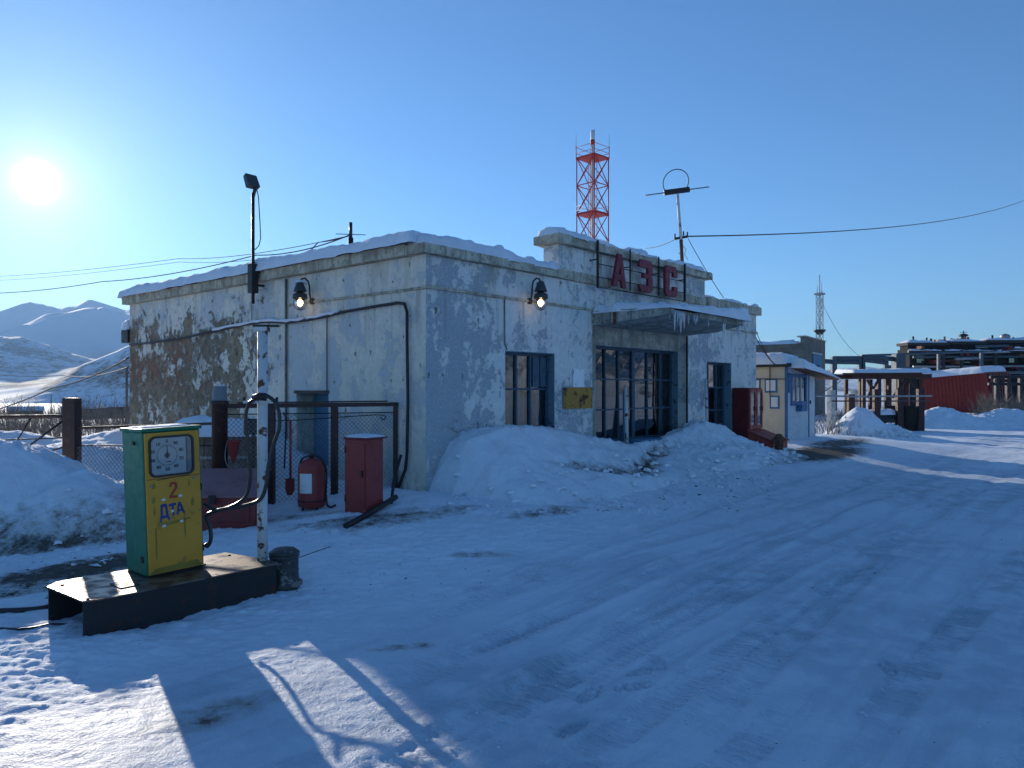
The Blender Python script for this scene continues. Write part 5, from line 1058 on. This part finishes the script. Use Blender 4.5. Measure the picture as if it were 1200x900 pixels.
wi = MB().box(1.9, -.04, zq(430), 4.6, -.001, zq(413)).build('window', M['frame_blue'], gb); MB().box(2.0, -.05, zq(429), 3.2, -.041, zq(414)).build('pane', M['door_blue'], wi); MB().box(3.3, -.05, zq(429), 4.5, -.041, zq(414)).build('pane', M['door_blue'], wi); MB().box(1.7,-.05,zq(413),4.8,-.002,zq(411)).build('lintel', M['post_concrete'], wi)
MB().box(-.3, 3.4, zq(404), -.021, 4.1, zq(399)).build('vent_box', M['steel_black'], gb)
def lattice(name, lab, px, D, w, ytop, ybase, mats, levels, rot, cat='tower', leg_r=.05, br=.03):
    q = at(px, ybase, D); g = gz1(q.x, q.y); t = thing(name, lab, cat, (q.x, q.y, g), rot); Hh = EYE + (HORIZON - ytop) / FPX * D - g; h = w / 2; cs = [(-h,-h),(h,-h),(h,h),(-h,h)]
    Ht = Hh; n = levels
    for x, y in cs:
        for j in range(2):
            z0, z1 = (0, Ht * .62) if j == 0 else (Ht * .62, Ht); MB().tube([(x, y, z0), (x, y, z1)], leg_r, 6).build('leg', M[mats[1 - j]], t)
    for j in range(n):
        z0, z1 = Ht * j / n, Ht * (j + 1) / n; m = M[mats[0] if (z0 + z1) / 2 > Ht * .62 else mats[1]]
        for k in range(4):
            (x0, y0), (x1, y1) = cs[k], cs[(k + 1) % 4]; MB().bar((x0, y0, z0), (x1, y1, z1), br).build('brace', m, t); MB().bar((x1, y1, z0), (x0, y0, z1), br).build('brace', m, t); MB().bar((x0, y0, z1), (x1, y1, z1), br * 1.2).build('ring_bar', m, t)
    return t, Ht, cs
# red and white communications tower
D = 62.0
tw, Ht, cs = lattice('radio_tower', 'red and white lattice communications tower behind the station roof', 694.5, D, 1.88, 185, 470, ('tower_red', 'tower_white'), 9, math.radians(45), 'tower', .05, .055)
zt_ = lambda py: EYE + (HORIZON - py) / FPX * D - tw.location.z
for py in (186, 252): MB().box(-1.0,-1.0,zt_(py) - .04,1.0,1.0,zt_(py) + .04).build('platform', M['tower_red'], tw)
for py in (173, 180, 242, 247): 
    for k in range(4): (x0, y0), (x1, y1) = cs[k], cs[(k + 1) % 4]; MB().tube([(x0*1.04, y0*1.04, zt_(py)), (x1*1.04, y1*1.04, zt_(py))], .022, 5).build('guard_rail', M['tower_red' if py < 200 else 'tower_white'], tw)
for x, y in cs: MB().tube([(x*1.04, y*1.04, zt_(187)), (x*1.04, y*1.04, zt_(171))], .035, 6).build('corner_post', M['tower_red'], tw); MB().tube([(x*1.04, y*1.04, zt_(171)), (x*1.04, y*1.04, zt_(158))], .012, 5).build('whip_aerial', M['wire'], tw)
MB().tube([(0,0,0),(0,0,zt_(172))], .12, 8).build('cable_riser', M['tower_white'], tw); MB().tube([(0,0,zt_(172)),(0,0,zt_(153))], .17, 10).build('antenna', M['tower_white'], tw); MB().tube([(0,0,zt_(170)),(0,0,zt_(164))], .19, 10).build('antenna_band', M['tower_red'], tw)
for x, y in ((.25,.25),(-.25,.25),(.25,-.25)): MB().tube([(x,y,0),(x,y,zt_(188))], .03, 5).build('ladder_rail', M['tower_white'], tw)
for k in range(30): z = zt_(300) + (zt_(190) - zt_(300)) * k / 30; MB().bar((-.25,.25,z),(.25,.25,z),.03).build('rung', M['tower_white'], tw)
# grey mast
D = 82.0
t2, Ht, cs = lattice('radio_mast', 'slim grey lattice mast with ring platforms behind the brick building', 960.5, D, .52, 346, 470, ('tower_grey', 'tower_grey'), 14, math.radians(30), 'mast', .035, .025)
zt2 = lambda py: EYE + (HORIZON - py) / FPX * D - t2.location.z
MB().lathe([(.25,zt2(392)),(.62,zt2(388)),(.66,zt2(386.5)),(.3,zt2(386.5))], n=14).build('lower_ring', M['steel_black'], t2); MB().box(-.42,-.42,zt2(345.5),.42,.42,zt2(343.5)).build('top_platform', M['tower_grey'], t2)
for x, y0, y1, r in ((0,346,322,.05),(.3,346,331,.025),(-.38,346,334,.02),(-.42,344,339,.04),(.42,344,340,.04)): MB().tube([(x,0,zt2(y0)),(x,0,zt2(y1))], r, 6).build('aerial', M['tower_grey'], t2)
for s, py in ((.45,352),(.42,360),(.45,368),(-.38,355)): MB().tube(smooth([(s*.6,0,zt2(py+2)),(s,0,zt2(py+1)),(s*1.05,0,zt2(py-2)),(s*.7,0,zt2(py-3))]), .03, 6).build('side_dipole', M['tower_grey'], t2)
# ------------------------------------------------------------------ overhead wires
def wire(lab, pts, r, sag=0.0, n=18, group=None):
    P = []
    for (a, b) in zip(pts[:-1], pts[1:]):
        A, B = at(*a), at(*b)
        for k in range(n): t = k / n; P.append(A.lerp(B, t) - Vector((0, 0, 4 * sag * t * (1 - t))))
    P.append(at(*pts[-1])); tag(MB().tube(P, r, 5).build('overhead_wire', M['wire']), lab, 'wire', group or 'overhead wires')
wire('topmost overhead wire crossing the sky left of the roof pipe', [(-40,325,45),(210,303,28),(411,276,15.5)], .010, .15)
wire('faint middle overhead wire left of the roof pipe', [(-40,330,45),(210,307,28),(405,288,16)], .008, .15)
wire('thick lower overhead wire sagging toward the roof pipe', [(-40,344,30),(120,330,25),(300,299,19),(411,275,15.5)], .014, .12)
wire('service wire dropping from the roof pipe to the side wall', [(411,276,15.5),(373,284,14.6)], .008, .02); wire('slack wire strung diagonally down across the side wall', [(373,284,14.6),(300,352,13.2),(267,383,13.4)], .010, .03)
wire('long wire leaving the aerial mast to the right edge', [(806,277,16.6),(1230,221,60)], .016, .86, 40)
wire('short wire from the aerial mast behind the parapet', [(792,280,16.6),(755,291,18)], .008, .05); wire('guy wire from the aerial mast down to the roof end', [(806,279,16.6),(848,349,16.2)], .008, .04)
wire('dark wire sloping down from the station to the left edge', [(-40,488,22),(60,455,19),(151,419,16.3)], .016, .1); wire('sagging wire at the left edge across the hillside', [(-40,433,30),(76,440,22),(153,429,16.4)], .011, .12)
wire('pair of slack wires between the station end and kiosk roof', [(886,396,18.6),(914,432,20.6)], .012, .1); wire('lower slack wire between the station end and kiosk roof', [(886,388,18.6),(918,430,20.6)], .009, .25)
wire('stay wire beside the kiosk running down to the ground', [(954,466,22),(985,447,26)], .014, .0)
wire('thin guy wire of the grey mast slanting down right', [(962,352,82),(1008,418,80)], .02, .8)
# ------------------------------------------------------------------ roadside objects far left: field sheds and utility poles
for i, (px, py, D, w, h, lab) in enumerate(((98, 486, 120, 5, 1.9, 'low shed with snowy roof beside the gate post'), (140, 484, 135, 7, 2.2, 'low shed with snowy roof next to the station corner'), (30, 487, 150, 6, 1.8, 'distant low shed above the gate braces'), (118, 480, 190, 9, 2.6, 'distant pale shed at the foot of the hill'))):
    q = at(px, py, D); g = gz1(q.x, q.y); s = thing('field_shed', lab, 'shed', (q.x, q.y, g), .3 * i, 'sheds in the valley')
    MB().box(-w/2,-2,-1,w/2,2,h).build('wall', M['dark_render'], s); MB().prism([(-2.3,h),(2.3,h),(0,h + .9)], -w/2 - .2, w/2 + .2, Matrix(((0,0,1,0),(1,0,0,0),(0,1,0,0),(0,0,0,1)))).build('roof', M['snow_roof'], s); MB().box(-.5,-2.06,0,.4,-2.001,1.7).build('door', M['steel_black'], s)
for px, D, ytop, lab in ((148.5, 30, 431, 'thin dark pole touching the station back corner'), (60, 260, 462, 'far utility pole in the valley')):
    q = at(px, 480, D); g = gz1(q.x, q.y); o = thing('utility_pole', lab, 'pole', (q.x, q.y, g), 0); z = EYE + (HORIZON - ytop) / FPX * D - g; MB().tube([(0,0,-.3),(0,0,z)], .05 if D < 50 else .16, 8).build('shaft', M['wood_grey'], o); MB().bar((-.35,0,z * .93),(.35,0,z * .93),.06).build('crossarm', M['wood_grey'], o)
# ------------------------------------------------------------------ dry brush: bare twigs in masses
def brush(lab, spots, seed, r0=.010):
    r = random.Random(seed); mb = MB()
    for x, y, h, n in spots:
        g = gz1(x, y) - .05
        for k in range(n):
            a = r.uniform(0, 2 * math.pi); l = r.uniform(.05, .45) * h; bx, by = x + r.gauss(0, .35), y + r.gauss(0, .35); zt = h * r.uniform(.55, 1.1)
            mid = Vector((bx + math.cos(a) * l * .4, by + math.sin(a) * l * .4, g + zt * .55)); tip = Vector((bx + math.cos(a) * l, by + math.sin(a) * l, g + zt))
            mb.tube([(bx, by, g), mid, tip], [r0, r0 * .7, r0 * .25], 3, False, False)
            for j in range(4):
                t = r.uniform(.3, .95); b0 = Vector((bx, by, g)).lerp(tip, t); a2 = a + r.uniform(-1.6, 1.6); l2 = h * r.uniform(.12, .32)
                mb.tube([b0, b0 + Vector((math.cos(a2) * l2 * .6, math.sin(a2) * l2 * .6, l2 * .8))], [r0 * .5, r0 * .2], 3, False, False)
    o = mb.build('dry_brush', M['brush'], kind='stuff'); o['label'] = lab; o['category'] = 'brush'; return o
r = random.Random(11)
sp = []
for k in range(150):
    d = r.uniform(20, 44); px = r.uniform(-10, 160); q = at(px, 500, d); sp.append((q.x, q.y, r.uniform(.5, 1.25), 9))
brush('bare grey brush along the valley edge beyond the left fence', sp, 1, .011)
sp = []
for k in range(160):
    d = r.uniform(60, 190); px = r.uniform(-20, 170); q = at(px, 490, d); sp.append((q.x, q.y, r.uniform(1.2, 3.2), 7))
brush('bare trees and scrub low in the valley', sp, 5, .03)
sp = []
for k in range(120): d = r.uniform(33, 60); px = r.uniform(1150, 1240); q = at(px, 470, d); sp.append((q.x, q.y, r.uniform(.6, 1.6), 10))
for k in range(60): d = r.uniform(33, 48); px = r.uniform(960, 1100); q = at(px, 470, d); sp.append((q.x, q.y, r.uniform(.4, .9), 8))
brush('bare scrub around the pipes and the red shed', sp, 2, .014)
sp = [(at(px, 480, d).x, d, h, 12) for px, d, h in ((961,25,.9),(966,25.5,.7),(983,27,1.0),(990,26,.9),(1045,30,.5),(970,28,.8),(978,24.9,.6))]
brush('dry weeds in the snow around the pale gate posts', sp, 3, .010)
# ------------------------------------------------------------------ ice clods scattered on the packed snow
def clods(lab, regions, seed):
    r = random.Random(seed); mb = MB()
    for px0, py0, px1, py1, n, s in regions:
        for k in range(n):
            q = ground(r.uniform(px0, px1), r.uniform(py0, py1)); e = s * r.uniform(.4, 1.5); vs = [q + Vector((r.uniform(-1,1), r.uniform(-1,1), r.uniform(-.3,.9))) * e for _ in range(6)]
            mb.add(vs, [(0,1,2),(0,2,3),(0,3,4),(0,4,1),(5,2,1),(5,3,2),(5,4,3),(5,1,4)])
    o = mb.build('snow_clods', M['snow_roof'], kind='stuff'); o['label'] = lab; o['category'] = 'snow clods'
def crust():
    r = random.Random(14); mb = MB()
    for x, y, z, e in LUMPS:
        q = Vector((x, y, z + e * .15)); n = 7; ring = [2 * math.pi * k / n + r.uniform(-.3, .3) for k in range(n)]; t = [r.uniform(.6, 1.15) for k in range(n)]
        vs = [q + Vector((math.cos(a) * s, math.sin(a) * s * .8, r.uniform(-.25, .1))) * e for a, s in zip(ring, t)] + [q + Vector((math.cos(a) * s * .7, math.sin(a) * s * .55, r.uniform(.35, .75))) * e for a, s in zip(ring, t)]
        mb.add(vs, [(k, (k + 1) % n, n + (k + 1) % n, n + k) for k in range(n)] + [tuple(range(n, 2 * n))])
    o = mb.build('crust_chunks', M['snow_roof'], kind='stuff'); o['label'] = 'broken chunks of snow crust lying on the banks'; o['category'] = 'snow clods'
crust()
clods('crumbs of snow and ice scattered on the yard', [(0,700,600,895,260,.010),(600,600,1190,895,160,.009),(330,600,620,700,120,.012),(560,560,900,596,220,.022),(520,578,760,602,150,.035),(760,556,905,572,80,.04),(0,640,140,665,60,.03)], 4)
def grit():
    r = random.Random(8); mb = MB()
    for px0, py0, px1, py1, n, s in ((0,690,600,895,110,.0035),(600,580,1195,700,120,.006),(600,700,1195,895,90,.0035),(330,596,640,700,120,.006),(620,556,910,600,160,.014),(0,630,150,720,120,.012)):
        for k in range(n):
            q = ground(r.uniform(px0, px1), r.uniform(py0, py1)); e = s * r.uniform(.4, 1.8); vs = [q + Vector((r.uniform(-1.6,1.6), r.uniform(-1,1), r.uniform(-.2,.7))) * e for _ in range(5)]
            mb.add(vs, [(0,1,2),(0,2,3),(0,3,1),(4,2,1),(4,3,2),(4,1,3)])
    o = mb.build('grit', M['asphalt_dark'], kind='stuff'); o['label'] = 'dark grit and bark crumbs strewn over the packed snow'; o['category'] = 'grit'
grit()
# ------------------------------------------------------------------ cold haze in the valley air
hz = MB().box(-8200, -2500, -60, 8200, 8600, 760).build('haze', None, kind='stuff')
hm = bpy.data.materials.new('haze'); hm.use_nodes = True; hn, hl = hm.node_tree.nodes, hm.node_tree.links; hn.clear()
ho = hn.new('ShaderNodeOutputMaterial'); hv = hn.new('ShaderNodeVolumePrincipled'); hv.inputs['Color'].default_value = (.42,.68,1.0,1); hv.inputs['Density'].default_value = HAZE; hv.inputs['Anisotropy'].default_value = .2
hl.new(hv.outputs[0], ho.inputs['Volume']); hz.data.materials.append(hm); hz['label'] = 'pale cold haze over the valley'
